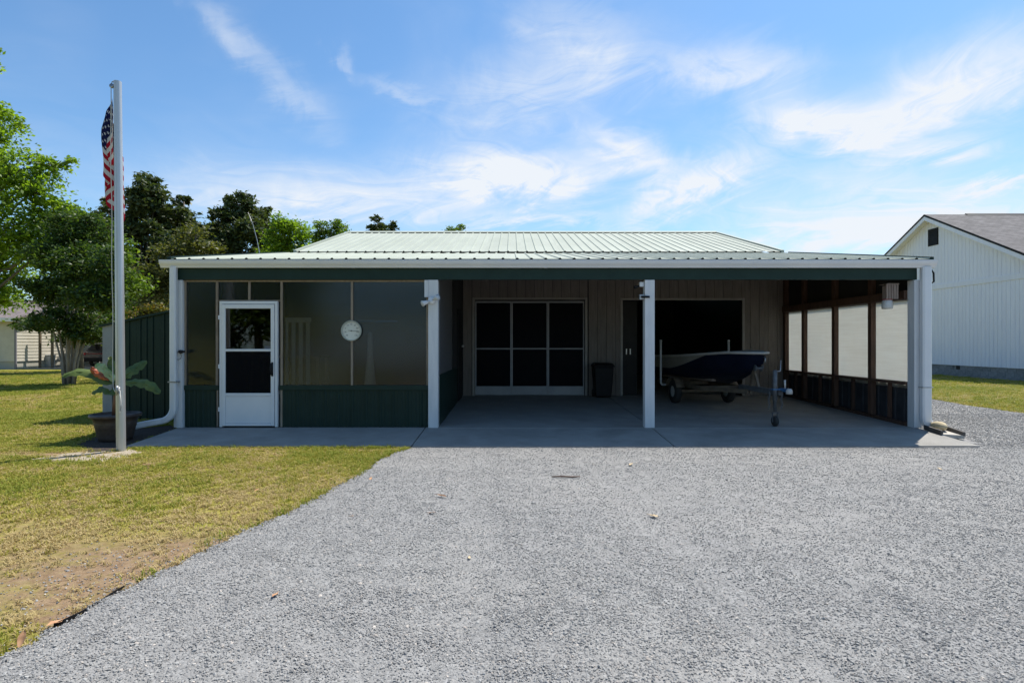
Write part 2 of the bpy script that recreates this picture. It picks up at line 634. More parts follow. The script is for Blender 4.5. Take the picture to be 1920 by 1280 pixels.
def lawn_material():
    mm = bpy.data.materials.new('lawn_soil_and_thatch')
    mm.use_nodes = True
    nt = mm.node_tree
    N, L = nt.nodes.new, nt.links.new
    b = nt.nodes['Principled BSDF']
    b.inputs['Roughness'].default_value = 0.95
    b.inputs['Specular IOR Level'].default_value = 0.1
    g = N('ShaderNodeNewGeometry')

    def noise(s, d=6, r=0.6):
        n = N('ShaderNodeTexNoise')
        n.inputs['Scale'].default_value = s
        n.inputs['Detail'].default_value = d
        n.inputs['Roughness'].default_value = r
        L(g.outputs['Position'], n.inputs['Vector'])
        return n.outputs['Fac']

    def m(op, a, bb):
        n = N('ShaderNodeMath')
        n.operation = op
        for i, v in enumerate((a, bb)):
            if hasattr(v, 'is_output'):
                L(v, n.inputs[i])
            else:
                n.inputs[i].default_value = v
        return n.outputs[0]

    def ramp(f, a, c, lo, hi):
        r = N('ShaderNodeValToRGB')
        r.color_ramp.elements[0].position, r.color_ramp.elements[1].position = lo, hi
        r.color_ramp.elements[0].color, r.color_ramp.elements[1].color = (*a, 1), (*c, 1)
        L(f, r.inputs['Fac'])
        return r.outputs['Color']

    def mix(f, a, c):
        n = N('ShaderNodeMix')
        n.data_type = 'RGBA'
        L(f, n.inputs[0])
        for i, v in ((6, a), (7, c)):
            if hasattr(v, 'is_output'):
                L(v, n.inputs[i])
            else:
                n.inputs[i].default_value = (*v, 1)
        return n.outputs[2]
    green = ramp(noise(1.3, 8), (0.19, 0.195, 0.028), (0.30, 0.265, 0.058), 0.35, 0.66)
    fine = ramp(noise(38.0, 4, 0.7), (0.55, 0.55, 0.5), (1.35, 1.35, 1.25), 0.3, 0.7)
    mul = N('ShaderNodeMix')
    mul.data_type = 'RGBA'
    mul.blend_type = 'MULTIPLY'
    mul.inputs[0].default_value = 1
    L(green, mul.inputs[6])
    L(fine, mul.inputs[7])
    straw = ramp(noise(6.0, 8, 0.7), (0, 0, 0), (1, 1, 1), 0.50, 0.72)
    c = mix(straw, mul.outputs[2], (0.36, 0.265, 0.115))
    sep = N('ShaderNodeSeparateXYZ')
    L(g.outputs['Position'], sep.inputs[0])
    tot = None
    for (x, y, rx, ry, s) in BARE:
        ax = m('MULTIPLY', m('SUBTRACT', sep.outputs[0], x), 1 / rx)
        ay = m('MULTIPLY', m('SUBTRACT', sep.outputs[1], y), 1 / ry)
        e = m('MULTIPLY', m('EXPONENT', m('MULTIPLY', m('ADD', m('MULTIPLY', ax, ax), m('MULTIPLY', ay, ay)), -1.0), 0.0), s * 1.05)
        tot = e if tot is None else m('ADD', tot, e)
    tot = m('MULTIPLY', tot, m('ADD', m('MULTIPLY', noise(5.0, 9, 0.75), 2.6), -0.35))
    bare = ramp(tot, (0, 0, 0), (1, 1, 1), 0.22, 0.95)
    soil = ramp(noise(16.0, 8, 0.75), (0.16, 0.097, 0.052), (0.35, 0.25, 0.155), 0.3, 0.7)
    c = mix(bare, c, soil)
    L(c, b.inputs['Base Color'])
    bp = N('ShaderNodeBump')
    bp.inputs['Strength'].default_value = 0.6
    bp.inputs['Distance'].default_value = 0.03
    L(noise(45.0, 5, 0.7), bp.inputs['Height'])
    L(bp.outputs['Normal'], b.inputs['Normal'])
    return mm


def gravel_material():
    mm = bpy.data.materials.new('crushed_grey_gravel')
    mm.use_nodes = True
    nt = mm.node_tree
    N, L = nt.nodes.new, nt.links.new
    b = nt.nodes['Principled BSDF']
    b.inputs['Roughness'].default_value = 0.9
    b.inputs['Specular IOR Level'].default_value = 0.2
    g = N('ShaderNodeNewGeometry')
    v = N('ShaderNodeTexVoronoi')
    v.inputs['Scale'].default_value = 105.0
    v.inputs['Randomness'].default_value = 1.0
    L(g.outputs['Position'], v.inputs['Vector'])
    sep = N('ShaderNodeSeparateColor')
    L(v.outputs['Color'], sep.inputs[0])
    r = N('ShaderNodeValToRGB')
    cr = r.color_ramp
    cr.elements[0].position, cr.elements[0].color = 0.0, (0.17, 0.168, 0.165, 1)
    cr.elements[1].position, cr.elements[1].color = 1.0, (0.32, 0.317, 0.31, 1)
    e = cr.elements.new(0.45)
    e.color = (0.245, 0.24, 0.23, 1)
    e = cr.elements.new(0.8)
    e.color = (0.28, 0.274, 0.262, 1)
    L(sep.outputs[0], r.inputs['Fac'])
    n = N('ShaderNodeTexNoise')
    n.inputs['Scale'].default_value = 0.55
    n.inputs['Detail'].default_value = 7
    n.inputs['Roughness'].default_value = 0.6
    L(g.outputs['Position'], n.inputs['Vector'])
    r2 = N('ShaderNodeValToRGB')
    r2.color_ramp.elements[0].position, r2.color_ramp.elements[1].position = 0.42, 0.70
    L(n.outputs['Fac'], r2.inputs['Fac'])
    fac = N('ShaderNodeMath')
    fac.operation = 'MULTIPLY'
    fac.inputs[1].default_value = 0.55
    L(r2.outputs['Color'], fac.inputs[0])
    mx = N('ShaderNodeMix')
    mx.data_type = 'RGBA'
    L(fac.outputs[0], mx.inputs[0])
    L(r.outputs['Color'], mx.inputs[6])
    mx.inputs[7].default_value = (0.30, 0.287, 0.268, 1)
    n5 = N('ShaderNodeTexNoise')
    n5.inputs['Scale'].default_value = 7.0
    n5.inputs['Detail'].default_value = 9
    n5.inputs['Roughness'].default_value = 0.75
    L(g.outputs['Position'], n5.inputs['Vector'])
    m5 = N('ShaderNodeMapRange')
    m5.inputs[1].default_value, m5.inputs[2].default_value = 0.3, 0.7
    m5.inputs[3].default_value, m5.inputs[4].default_value = 0.78, 1.16
    L(n5.outputs['Fac'], m5.inputs[0])
    x5 = N('ShaderNodeMix')
    x5.data_type = 'RGBA'
    x5.blend_type = 'MULTIPLY'
    x5.inputs[0].default_value = 1
    L(mx.outputs[2], x5.inputs[6])
    L(m5.outputs[0], x5.inputs[7])
    L(x5.outputs[2], b.inputs['Base Color'])
    bp = N('ShaderNodeBump')
    bp.inputs['Strength'].default_value = 0.55
    bp.inputs['Distance'].default_value = 0.006
    bp.invert = True
    L(v.outputs['Distance'], bp.inputs['Height'])
    L(bp.outputs['Normal'], b.inputs['Normal'])
    return mm


m_lawn, m_gravel = lawn_material(), gravel_material()
mb = MB()
xs = np.concatenate([[-300, -120, -60], np.arange(-34, 30, 4.0), [40, 80, 200, 320]])
ys = np.concatenate([[-120, -60, -30], np.arange(-16, 50, 4.0), [70, 110, 200, 420]])
mb.grid([[(x, y, LAWN_Z) for x in xs] for y in ys])
props(mb.build('lawn', m_lawn), kind='structure')

def in_poly(px, py, poly):
    inside = np.zeros(len(px), bool)
    n = len(poly)
    j = n - 1
    for i in range(n):
        xi, yi = poly[i]
        xj, yj = poly[j]
        c = ((yi > py) != (yj > py))
        with np.errstate(divide='ignore', invalid='ignore'):
            xx = (xj - xi) * (py - yi) / (yj - yi + 1e-12) + xi
        inside ^= c & (px < xx)
        j = i
    return inside


def vnoise(x, y, s, seed):
    r = np.random.default_rng(seed)
    g_ = r.uniform(0, 1, (64, 64))
    fx_, fy_ = (x * s) % 63, (y * s) % 63
    i, j = fx_.astype(int), fy_.astype(int)
    u, v = fx_ - i, fy_ - j
    u, v = u * u * (3 - 2 * u), v * v * (3 - 2 * v)
    return (g_[i, j] * (1 - u) + g_[i + 1, j] * u) * (1 - v) + (g_[i, j + 1] * (1 - u) + g_[i + 1, j + 1] * u) * v


def relief(x, y):
    """low drifts and wheel-pressed hollows of the loose stone"""
    h = 0.045 * np.clip(vnoise(x + 40, y + 40, 0.85, 41) - 0.25, 0, 1) + 0.016 * vnoise(x + 40, (y + 40) * 1.6, 2.4, 42) + 0.008 * vnoise(x + 40, y + 40, 6.0, 43)
    for c in (-0.35, 1.15):                      # the two wheel tracks that lead to the screened bay
        h -= 0.022 * np.exp(-((x - c - 0.12 * np.sin(y * 0.7)) / 0.22) ** 2)
    return np.clip(h, 0, 0.05)


edge_px = [(768, 841), (740, 849), (712, 862), (690, 879), (655, 899), (618, 921), (570, 946), (520, 969), (470, 992), (440, 1005), (395, 1028), (350, 1050), (300, 1074), (240, 1100), (180, 1134), (112, 1170), (70, 1198), (40, 1216), (0, 1236)]
edge = [G(x, y, GRAV_Z) for x, y in edge_px]
fine = []
for a, b in zip(edge[:-1], edge[1:]):
    n = max(2, int((b - a).length / 0.05))
    for i in range(n):
        p = a.lerp(b, i / n)
        fine.append((p.x + random.uniform(-.03, .03), p.y + random.uniform(-.03, .03)))
fine.append((edge[-1].x, edge[-1].y))
right = [(10.6, 24.0), (10.7, 15.0), (10.9, 9.0), (11.0, 5.8), (10.75, 4.0), (10.7, 2.6), (11.2, 1.0), (12.6, -1.0), (15.5, -3.0), (30.0, -5.5)]
rf = []
for a, b in zip(right[:-1], right[1:]):
    n = max(2, int(math.dist(a, b) / 0.2))
    for i in range(n):
        t = i / n
        rf.append((a[0] + (b[0] - a[0]) * t + random.uniform(-.06, .06), a[1] + (b[1] - a[1]) * t + random.uniform(-.05, .05)))
GPOLY = [(-1.30, 24.0), (-1.30, -0.9)] + fine + [(-3.2, -7.4), (-5.5, -9.6), (-9, -13), (-12, -30), (30, -30), (30.0, -5.5)] + rf[::-1]
mb = MB()
ring = GPOLY if sum(a[0] * b[1] - b[0] * a[1] for a, b in zip(GPOLY, GPOLY[1:] + GPOLY[:1])) > 0 else GPOLY[::-1]
mb._add([(x, y, GRAV_Z) for x, y in ring], [tuple(range(len(ring)))])
gxs, gys = np.arange(-4.4, 13.0, 0.11), np.arange(-9.6, -1.36, 0.11)
GX, GY = np.meshgrid(gxs, gys)
gz = GRAV_Z + 0.003 + relief(GX.ravel(), GY.ravel())
inside = in_poly(GX.ravel(), GY.ravel(), GPOLY)
near = np.zeros(len(gz)) + 1.0
for (ex_, ey_) in fine[::4]:
    near = np.minimum(near, np.hypot(GX.ravel() - ex_, GY.ravel() - ey_) / 0.35)
near = np.minimum(near, np.clip((-1.33 - GY.ravel()) / 0.3, 0, 1))
gz = GRAV_Z + 0.003 + (gz - GRAV_Z - 0.003) * np.clip(near, 0, 1)
mb.smooth = True
nx_ = len(gxs)
bi = len(mb.v)
mb.v.extend((float(a), float(b), float(c)) for a, b, c in zip(GX.ravel(), GY.ravel(), gz))
for j in range(len(gys) - 1):
    for i in range(nx_ - 1):
        q4 = (j * nx_ + i, j * nx_ + i + 1, (j + 1) * nx_ + i + 1, (j + 1) * nx_ + i)
        if inside[list(q4)].all():
            mb.f.append(tuple(bi + t for t in q4))
            mb.mi.append(0)
            mb.sm.append(True)
o = mb.build('gravel_drive', m_gravel)
props(o, kind='structure')


# sand round the pole foot and dark mulch under the pot
m_sand = mat('pale_sand', (0.29, 0.235, 0.16), (0.39, 0.335, 0.255), 14, 0.95, 0.5, 70, c3=(0.33, 0.25, 0.16), s3=6)
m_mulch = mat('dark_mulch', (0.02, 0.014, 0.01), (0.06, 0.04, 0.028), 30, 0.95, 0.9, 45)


def blob(name, px, z, m_, jit=0.03):
    pts = [G(x, y, z) for x, y in px]
    out = []
    for a, b in zip(pts, pts[1:] + pts[:1]):
        n = max(2, int((b - a).length / 0.06))
        for i in range(n):
            p = a.lerp(b, i / n)
            out.append((p.x + random.uniform(-jit, jit), p.y + random.uniform(-jit, jit), z))
    q = MB()
    q._add(out, [tuple(range(len(out)))])
    ob = q.build(name, m_)
    if ob.data.polygons[0].normal.z < 0:
        ob.data.flip_normals()
    return props(ob, kind='structure')


blob('sand_patch', [(48, 862), (120, 866), (205, 866), (268, 848), (242, 841), (200, 842), (120, 850)], -0.096, m_sand)
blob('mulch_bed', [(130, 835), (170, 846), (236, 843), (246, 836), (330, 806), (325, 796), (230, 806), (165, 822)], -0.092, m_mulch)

# ------------------------------------------------------------------ concrete slabs (pieces with open joints)
XL, XR, XJ1, XJ2 = -5.46, 6.62, -1.42, 2.29
YF, YW = -1.29, 4.46


def slab(name, x0, x1, y0, y1, z0, z1):
    q = MB()
    q.hexa([(x0, y0, -0.3), (x1, y0, -0.3), (x1, y1, -0.3), (x0, y1, -0.3), (x0, y0, z0), (x1, y0, z0), (x1, y1, z1), (x0, y1, z1)])
    return props(q.build(name, m_conc, bevel=0.008), kind='structure')


g = 0.008
slab('apron_slab', XL, XJ1 - g, YF, -0.06 - g, -0.068, -0.004)
slab('apron_slab', XJ1 + g, XJ2 - g, YF, -0.06 - g, -0.068, -0.004)
slab('apron_slab', XJ2 + g, XR, YF, -0.06 - g, -0.068, -0.004)
slab('porch_floor', XL, XJ1 - g, -0.06, YW, -0.002, 0.02)
slab('carport_floor', XJ1 + g, XJ2 - g, -0.06, YW, -0.001, 0.108)
slab('carport_floor', XJ2 + g, XR, -0.06, YW, -0.001, 0.108)
slab('garage_floor', -5.3, XR, YW + 0.004, 13.4, 0.106, 0.106)

# ------------------------------------------------------------------ the garage
garage = thing('garage_building', (0.5, 4.4, 0), 'low garage with pale green metal roof, open carport bays and enclosed porch', 'garage')
EAVE_Y, EAVE_Z, BRK_Y, BRK_Z, RDG_Y, RDG_Z = -0.16, 2.735, 4.62, 3.565, 9.15, 4.93
RX0, RX1, MX0, MX1 = -5.54, 6.78, -5.26, 6.56
WZ = 3.44

# main walls: back wall of the carport with two openings, the rest of the shell
d1 = (-0.90, 1.76, 2.42)
d2 = (2.67, 5.55, 2.41)
q = MB()
for x0, x1, z0, z1 in ((-5.44, d1[0], 0.0, WZ), (d1[0], d1[1], d1[2], WZ), (d1[1], d2[0], 0.0, WZ), (d2[0], d2[1], d2[2], WZ), (d2[1], 6.655, 0.0, WZ)):
    q.box(x0, x1, YW + 0.022, YW + 0.14, z0, z1)
q.build('front_wall', m_dark, garage)
q = MB()
q.box(-5.26, 6.55, 13.4, 13.5, 0, WZ)
q.build('rear_wall', m_dark, garage)
for xa, xb in ((-5.26, -5.16), (6.45, 6.55)):
    q = MB()
    q.prism([(xa, YW + 0.145, 0), (xa, 13.395, 0), (xa, 13.395, WZ), (xa, RDG_Y, WZ + (RDG_Y - YW) * 0.3 - 0.02), (xa, YW + 0.145, WZ)], (xb - xa, 0, 0))
    q.build('side_wall', m_green, garage)
q = MB()
q.box(1.98, 2.06, YW + 0.145, 13.39, 0.1, WZ)
q.build('partition_wall', m_dark, garage)

# board siding of the carport back wall: one board after another
wall_sid = bpy.data.objects.new('siding', None)
link(wall_sid, garage)
wb = 0.2165
x = -1.18
i = 0
while x < 6.50:
    x1 = min(x + wb - 0.009, 6.53)
    cuts = []
    segs = [(x, x1, 0.04 if x1 < 9 else 0, WZ)]
    for a, b_, zt in (d1, d2):
        new = []
        for (s0, s1, z0, z1) in segs:
            if s1 <= a - 0.06 or s0 >= b_ + 0.06:
                new.append((s0, s1, z0, z1))
                continue
            if s0 < a - 0.06:
                new.append((s0, a - 0.06, z0, z1))
            if s1 > b_ + 0.06:
                new.append((b_ + 0.06, s1, z0, z1))
            new.append((max(s0, a - 0.06), min(s1, b_ + 0.06), zt + 0.05, z1))
        segs = new
    for (s0, s1, z0, z1) in segs:
        if s1 - s0 > 0.03:
            q = MB()
            q.box(s0, s1, YW, YW + 0.02, max(z0, 0.11), z1)
            q.build('siding_board', m_siding, wall_sid)
    x += wb
m_trim = mat('tan_painted_trim', (0.26, 0.235, 0.205), (0.31, 0.285, 0.25), 4, 0.6)


def opening_trim(d):
    for (a, b_, z0, z1) in ((d[0] - 0.058, d[0], 0.11, d[2] + 0.048), (d[1], d[1] + 0.058, 0.11, d[2] + 0.048), (d[0] + 0.002, d[1] - 0.002, d[2], d[2] + 0.048)):
        q = MB()
        q.box(a, b_, YW - 0.012, YW + 0.10, z0, z1)
        q.build('door_trim', m_trim, garage, bevel=0.004)


opening_trim(d1)
opening_trim(d2)

# three sliding screen panels in the first opening
m_frame = mat('pale_grey_screen_frame', (0.28, 0.285, 0.29), (0.34, 0.34, 0.34), 3, 0.6)
pw = (d1[1] - d1[0] - 0.02) / 3
for k in range(3):
    sd = bpy.data.objects.new('sliding_screen', None)
    link(sd, garage)
    x0 = d1[0] + 0.01 + k * pw
    x1 = x0 + pw - 0.004
    yy = YW + 0.045 + (0.02 if k == 1 else 0)
    w_ = 0.028
    q = MB()
    q.box(x0, x0 + w_, yy, yy + 0.02, 0.12, d1[2] - 0.03)
    q.box(x1 - w_, x1, yy, yy + 0.02, 0.12, d1[2] - 0.03)
    q.box(x0 + w_, x1 - w_, yy, yy + 0.02, d1[2] - 0.07, d1[2] - 0.03)
    q.build('frame', m_frame, sd)
    q = MB()
    q.box(x0 + w_, x1 - w_, yy + 0.001, yy + 0.021, 1.225, 1.255)
    q.build('middle_rail', m_frame, sd)
    q = MB()
    q.box(x0 + w_, x1 - w_, yy + 0.002, yy + 0.018, 0.121, 0.335)
    q.build('kick_panel', m_frame, sd, bevel=0.004)
    for z0, z1 in ((0.337, 1.223), (1.257, d1[2] - 0.072)):
        q = MB()
        q.box(x0 + w_ + .001, x1 - w_ - .001, yy + 0.008, yy + 0.011, z0, z1)
        q.build('screen_pane', m_screen2, sd)

# a pair of dark doors standing in the left end of the second opening, with pale pulls
q = MB()
q.box(d2[0] + 0.01, d2[0] + 0.36, YW + 0.06, YW + 0.09, 0.12, d2[2] - 0.02)
leaf = q.build('folded_door', m_dark, garage, bevel=0.005)
m_brass = mat('pale_metal', (0.62, 0.60, 0.55), rough=0.35, metal=0.6)
for xx in (1174.5, 1181.5):
    c = P(xx, 659, YW + 0.05)
    q = MB()
    q.box(c.x - 0.012, c.x + 0.012, YW + 0.035, YW + 0.062, c.z - 0.07, c.z + 0.07)
    q.build('pull_handle', m_brass, leaf, bevel=0.004)

# ---- roof sheets (ribbed metal), each sheet a piece
def rib_profile(w, pitch, h):
    pts = []
    n = int(round(w / pitch))
    for k in range(n):
        c = pitch * (k + 0.5)
        a = pitch * k
        if k == 0:
            pts.append((a, 0))
        pts += [(c - 0.026, 0), (c - 0.012, h), (c + 0.012, h), (c + 0.026, 0), (a + pitch, 0)]
    return pts


def roof_sheets(part, x0, x1, ya, za, yb, zb, m_, pitch=0.2296, per=4, h=0.019, back=0.0):
    holder = bpy.data.objects.new(part, None)
    link(holder, garage)
    w = pitch * per
    prof = rib_profile(w, pitch, h)
    q = MB()
    t = 0.004
    lo = [(px, ya, za + pz) for px, pz in prof]
    hi = [(px, yb, zb + pz) for px, pz in prof]
    q.grid([lo, hi])
    q.grid([[(a, b_, c - t) for a, b_, c in hi], [(a, b_, c - t) for a, b_, c in lo]])
    q.grid([[(a, b_, c - t) for a, b_, c in lo], lo])
    n = math.floor((x1 - x0) / w + 1e-6)
    first = None
    k = 0
    x = x0
    while x + w <= x1 + 1e-6:
        if first is None:
            q.v = [(a + x0, b_, c) for a, b_, c in q.v]
            first = q.build('roof_sheet', m_, holder)
        else:
            again(first, holder, (k * w, 0, 0.0015 * (k % 2)))
        k += 1
        x += w
    rest = x1 - x
    if rest > 0.05:
        prof = [p for p in rib_profile(w, pitch, h) if p[0] <= rest]
        prof.append((rest, prof[-1][1] if abs(prof[-1][1]) < 1e-6 else 0))
        q = MB()
        q.grid([[(x + px, ya, za + pz) for px, pz in prof], [(x + px, yb, zb + pz) for px, pz in prof]])
        q.build('roof_sheet', m_, holder)
    return holder


roof_sheets('carport_roof', RX0, RX1, EAVE_Y, EAVE_Z, BRK_Y, BRK_Z, m_greenroof)
roof_sheets('main_roof_front', MX0, MX1, BRK_Y - 0.12, BRK_Z + 0.02, RDG_Y, RDG_Z, m_greenroof)
roof_sheets('main_roof_rear', MX0, MX1, RDG_Y, RDG_Z, 13.7, BRK_Z, m_greenroof)
sl = (RDG_Z - BRK_Z - .02) / (RDG_Y - BRK_Y + .12)
q = MB()
q.prism([(MX0 - .01, RDG_Y - 0.2, RDG_Z - 0.2 * sl + 0.034), (MX0 - .01, RDG_Y, RDG_Z + 0.05), (MX0 - .01, RDG_Y + 0.2, RDG_Z - 0.2 * sl + 0.034), (MX0 - .01, RDG_Y + 0.2, RDG_Z - 0.2 * sl + 0.028), (MX0 - .01, RDG_Y, RDG_Z + 0.04), (MX0 - .01, RDG_Y - 0.2, RDG_Z - 0.2 * sl + 0.028)], (MX1 - MX0 + .02, 0, 0))
q.build('ridge_cap', m_greenroof, garage)
for xx in (MX0, MX1):
    s = -1 if xx == MX0 else 1
    q = MB()
    a = (xx, BRK_Y - 0.12, BRK_Z + 0.03)
    b_ = (xx, RDG_Y, RDG_Z + 0.01)
    q.prism([(xx + s * .02, a[1], a[2] - 0.12), (xx + s * .02, b_[1], b_[2] - 0.12), (xx + s * .02, b_[1], b_[2] + 0.03), (xx + s * .02, a[1], a[2] + 0.03)], (-s * 0.07, 0, 0))
    q.build('rake_trim', m_greenroof, garage)
    q = MB()
    q.prism([(xx + s * .02, 13.7, BRK_Z - 0.1), (xx + s * .02, b_[1] + .004, b_[2] - 0.12), (xx + s * .02, b_[1] + .004, b_[2] + 0.03), (xx + s * .02, 13.7, BRK_Z + 0.05)], (-s * 0.07, 0, 0))
    q.build('rake_trim', m_greenroof, garage)
for xx in (RX0, RX1):
    s = -1 if xx == RX0 else 1
    q = MB()
    q.prism([(xx + s * .012, EAVE_Y, EAVE_Z - 0.045), (xx + s * .012, BRK_Y, BRK_Z - 0.09), (xx + s * .012, BRK_Y, BRK_Z + 0.036), (xx + s * .012, EAVE_Y, EAVE_Z + 0.036)], (-s * 0.06, 0, 0))
    q.build('rake_trim', m_green, garage)
# rafters and roof deck under the carport roof
rs = (BRK_Z - EAVE_Z) / (BRK_Y - EAVE_Y)
xr = -5.2
while xr < 6.5:
    q = MB()
    q.prism([(xr, 0.10, EAVE_Z + 0.26 * rs - 0.21), (xr, YW - 0.01, EAVE_Z + (YW - EAVE_Y) * rs - 0.21), (xr, YW - 0.01, EAVE_Z + (YW - EAVE_Y) * rs - 0.05), (xr, 0.10, EAVE_Z + 0.26 * rs - 0.05)], (0.04, 0, 0))
    q.build('rafter', m_wood, garage)
    xr += 0.61
q = MB()
q.prism([(RX0 + .06, EAVE_Y + .03, EAVE_Z - 0.03), (RX0 + .06, BRK_Y - .15, BRK_Z - 0.046), (RX0 + .06, BRK_Y - .15, BRK_Z - 0.026), (RX0 + .06, EAVE_Y + .03, EAVE_Z - 0.012)], (RX1 - RX0 - .12, 0, 0))
q.build('roof_deck', m_wood, garage)

# ---- fascia beam, gutter, posts, downspouts
q = MB()
q.box(-5.47, 6.60, -0.045, 0.0, 2.415, 2.70)
q.build('fascia_board', m_green, garage)
q = MB()
q.box(-5.47, 6.60, 0.004, 0.085, 2.425, 2.69)
q.build('header_beam', m_wood, garage)
gx0, gx1 = -5.68, 6.845
gp = [(-0.05, 2.60), (-0.125, 2.60), (-0.135, 2.625), (-0.165, 2.66), (-0.178, 2.70), (-0.178, 2.72), (-0.168, 2.72), (-0.166, 2.70), (-0.152, 2.665), (-0.123, 2.632), (-0.118, 2.608), (-0.058, 2.608), (-0.058, 2.72), (-0.05, 2.72)]
q = MB()
q.prism([(gx0, a, b_) for a, b_ in gp], (gx1 - gx0, 0, 0))
gut = q.build('gutter', m_vinyl, garage)
for xs_ in (0.52, -2.6, 3.9):
    q = MB()
    q.prism([(xs_, a - 0.0025, b_ + (0.0 if b_ > 2.61 else -0.0025)) for a, b_ in gp[:6]] + [(xs_, -0.10, 2.715), (xs_, -0.10, 2.61)], (0.05, 0, 0))
    q.build('seam', m_vinyl, gut)
ring = [(-0.055, 2.604), (-0.124, 2.604), (-0.133, 2.627), (-0.163, 2.662), (-0.175, 2.702), (-0.175, 2.716), (-0.055, 2.716)]
for xx in (gx0 - 0.002, gx1 - 0.004):
    q = MB()
    q.prism([(xx, a, b_) for a, b_ in ring], (0.006, 0, 0))
    q.build('end_cap', m_vinyl, gut)


def post(x0, x1, y0, y1, z1, name='post', wide=None):
    q = MB()
    q.box(x0, x1, y0, y1, 0.0, z1)
    return q.build(name, m_white, garage, bevel=0.006)


p1 = post(-1.365, -1.205, -0.055, 0.10, 2.41)
q = MB()
q.box(-1.425, -1.365, -0.06, 0.06, 2.13, 2.405)
q.build('post_block', m_white, p1)
post(2.165, 2.325, -0.05, 0.10, 2.41)
post(6.555, 6.675, -0.05, 0.12, 2.41)
post(-5.475, -5.375, -0.045, 0.09, 2.41)
q = MB()
q.box(-5.55, -5.478, 0.02, 0.11, 0.0, 2.6)
q.build('corner_board', m_white, garage)

def arc(c, r, a0, a1, n, plane):
    out = []
    for i in range(n + 1):
        t = R(a0 + (a1 - a0) * i / n)
        u, v = r * math.cos(t), r * math.sin(t)
        out.append(Vector(c) + (Vector((u, 0, v)) if plane == 'xz' else Vector((0, u, v))))
    return out


# left downspout: down the corner, then an elbow and a length lying along the ground to the left
cxl = -5.475
path = [(cxl, -0.115, 2.61), (cxl, -0.115, 0.50)] + arc((cxl - 0.22, -0.115, 0.34), 0.22, 0, -82, 7, 'xz')
e = path[-1]
path += [(e[0] - 0.22, -0.17, 0.085), (e[0] - 0.62, -0.36, 0.0)]
q = MB()
q.smooth = False
q.rtube(path, 0.10, 0.085, up=(0, 1, 0))
ds = q.build('downspout', m_vinyl, garage)
q = MB()
q.box(cxl - 0.07, cxl + 0.07, -0.162, -0.05, 0.745, 0.765)
q.build('strap', m_galv, ds)
cxr = 6.70
path = [(cxr, -0.104, 2.61), (cxr, -0.104, 0.22)] + arc((cxr + 0.17, -0.104, 0.18), 0.17, 180, 255, 6, 'xz')
q = MB()
q.rtube(path, 0.15, 0.105, up=(0, 1, 0))
ds = q.build('downspout', m_vinyl, garage)
q = MB()
q.box(cxr - 0.085, cxr + 0.085, -0.162, -0.04, 0.66, 0.675)
q.build('strap', m_galv, ds)

# ------------------------------------------------------------------ enclosed porch, left bay
PY = 0.03
pz0, pz1 = 0.69, 2.40
XA, XB = -5.375, -1.37
DX0, DX1 = -4.785, -3.835

def corrugated(x0, x1, z0, z1, y, m_, name, parent, pitch=0.2296, depth=0.016):
    pts = [(x0, 0)]
    k = 0
    while True:
        c = x0 + 0.06 + k * pitch
        if c + 0.03 > x1:
            break
        pts += [(c - 0.025, 0), (c - 0.01, -depth), (c + 0.01, -depth), (c + 0.025, 0)]
        for mnr in (0.085, 0.145):
            if c + mnr + 0.02 < x1:
                pts += [(c + mnr - 0.014, 0), (c + mnr - 0.006, -depth * 0.35), (c + mnr + 0.006, -depth * 0.35), (c + mnr + 0.014, 0)]
        k += 1
    pts.append((x1, 0))
    q = MB()
    q.grid([[(a, y + b_, z0) for a, b_ in pts], [(a, y + b_, z1) for a, b_ in pts]])
    return q.build(name, m_, parent)


for (a, b_) in ((XA, DX0 - 0.02), (DX1 + 0.02, DX1 + 0.92), (DX1 + 0.922, DX1 + 1.82), (DX1 + 1.822, XB)):
    corrugated(a, b_, 0.004, pz0 - 0.075, PY, m_green, 'wall_sheet', garage)
for (a, b_) in ((XA, DX0 - 0.02), (DX1 + 0.02, XB)):
    q = MB()
    q.box(a, b_, PY - 0.03, PY + 0.05, pz0 - 0.08, pz0)
    q.build('sill_trim', m_green, garage, bevel=0.004)
    q = MB()
    q.box(a, b_, PY + 0.052, PY + 0.14, pz0 - 0.04, pz0)
    q.build('sill_plate', m_wood, garage)
    q = MB()
    q.box(a, b_, PY + 0.03, PY + 0.06, 0.0, pz0 - 0.09)
    q.build('knee_wall', m_dark, garage)
# plastic sheets
Xm = (660 - CX) / 114.2
bays = [(XA + 0.01, DX0 - 0.03, pz0, pz1), (DX0 - 0.028, (DX0 + DX1) / 2, 2.09, pz1), ((DX0 + DX1) / 2 + 0.002, DX1 + 0.028, 2.09, pz1), (DX1 + 0.03, Xm, pz0, pz1), (Xm + 0.002, XB, pz0, pz1)]
for (a, b_, z0, z1) in bays:
    q = MB()
    q.box(a, b_, PY + 0.004, PY + 0.008, z0 + 0.002, z1)
    q.build('translucent_sheet', m_fibre, garage)
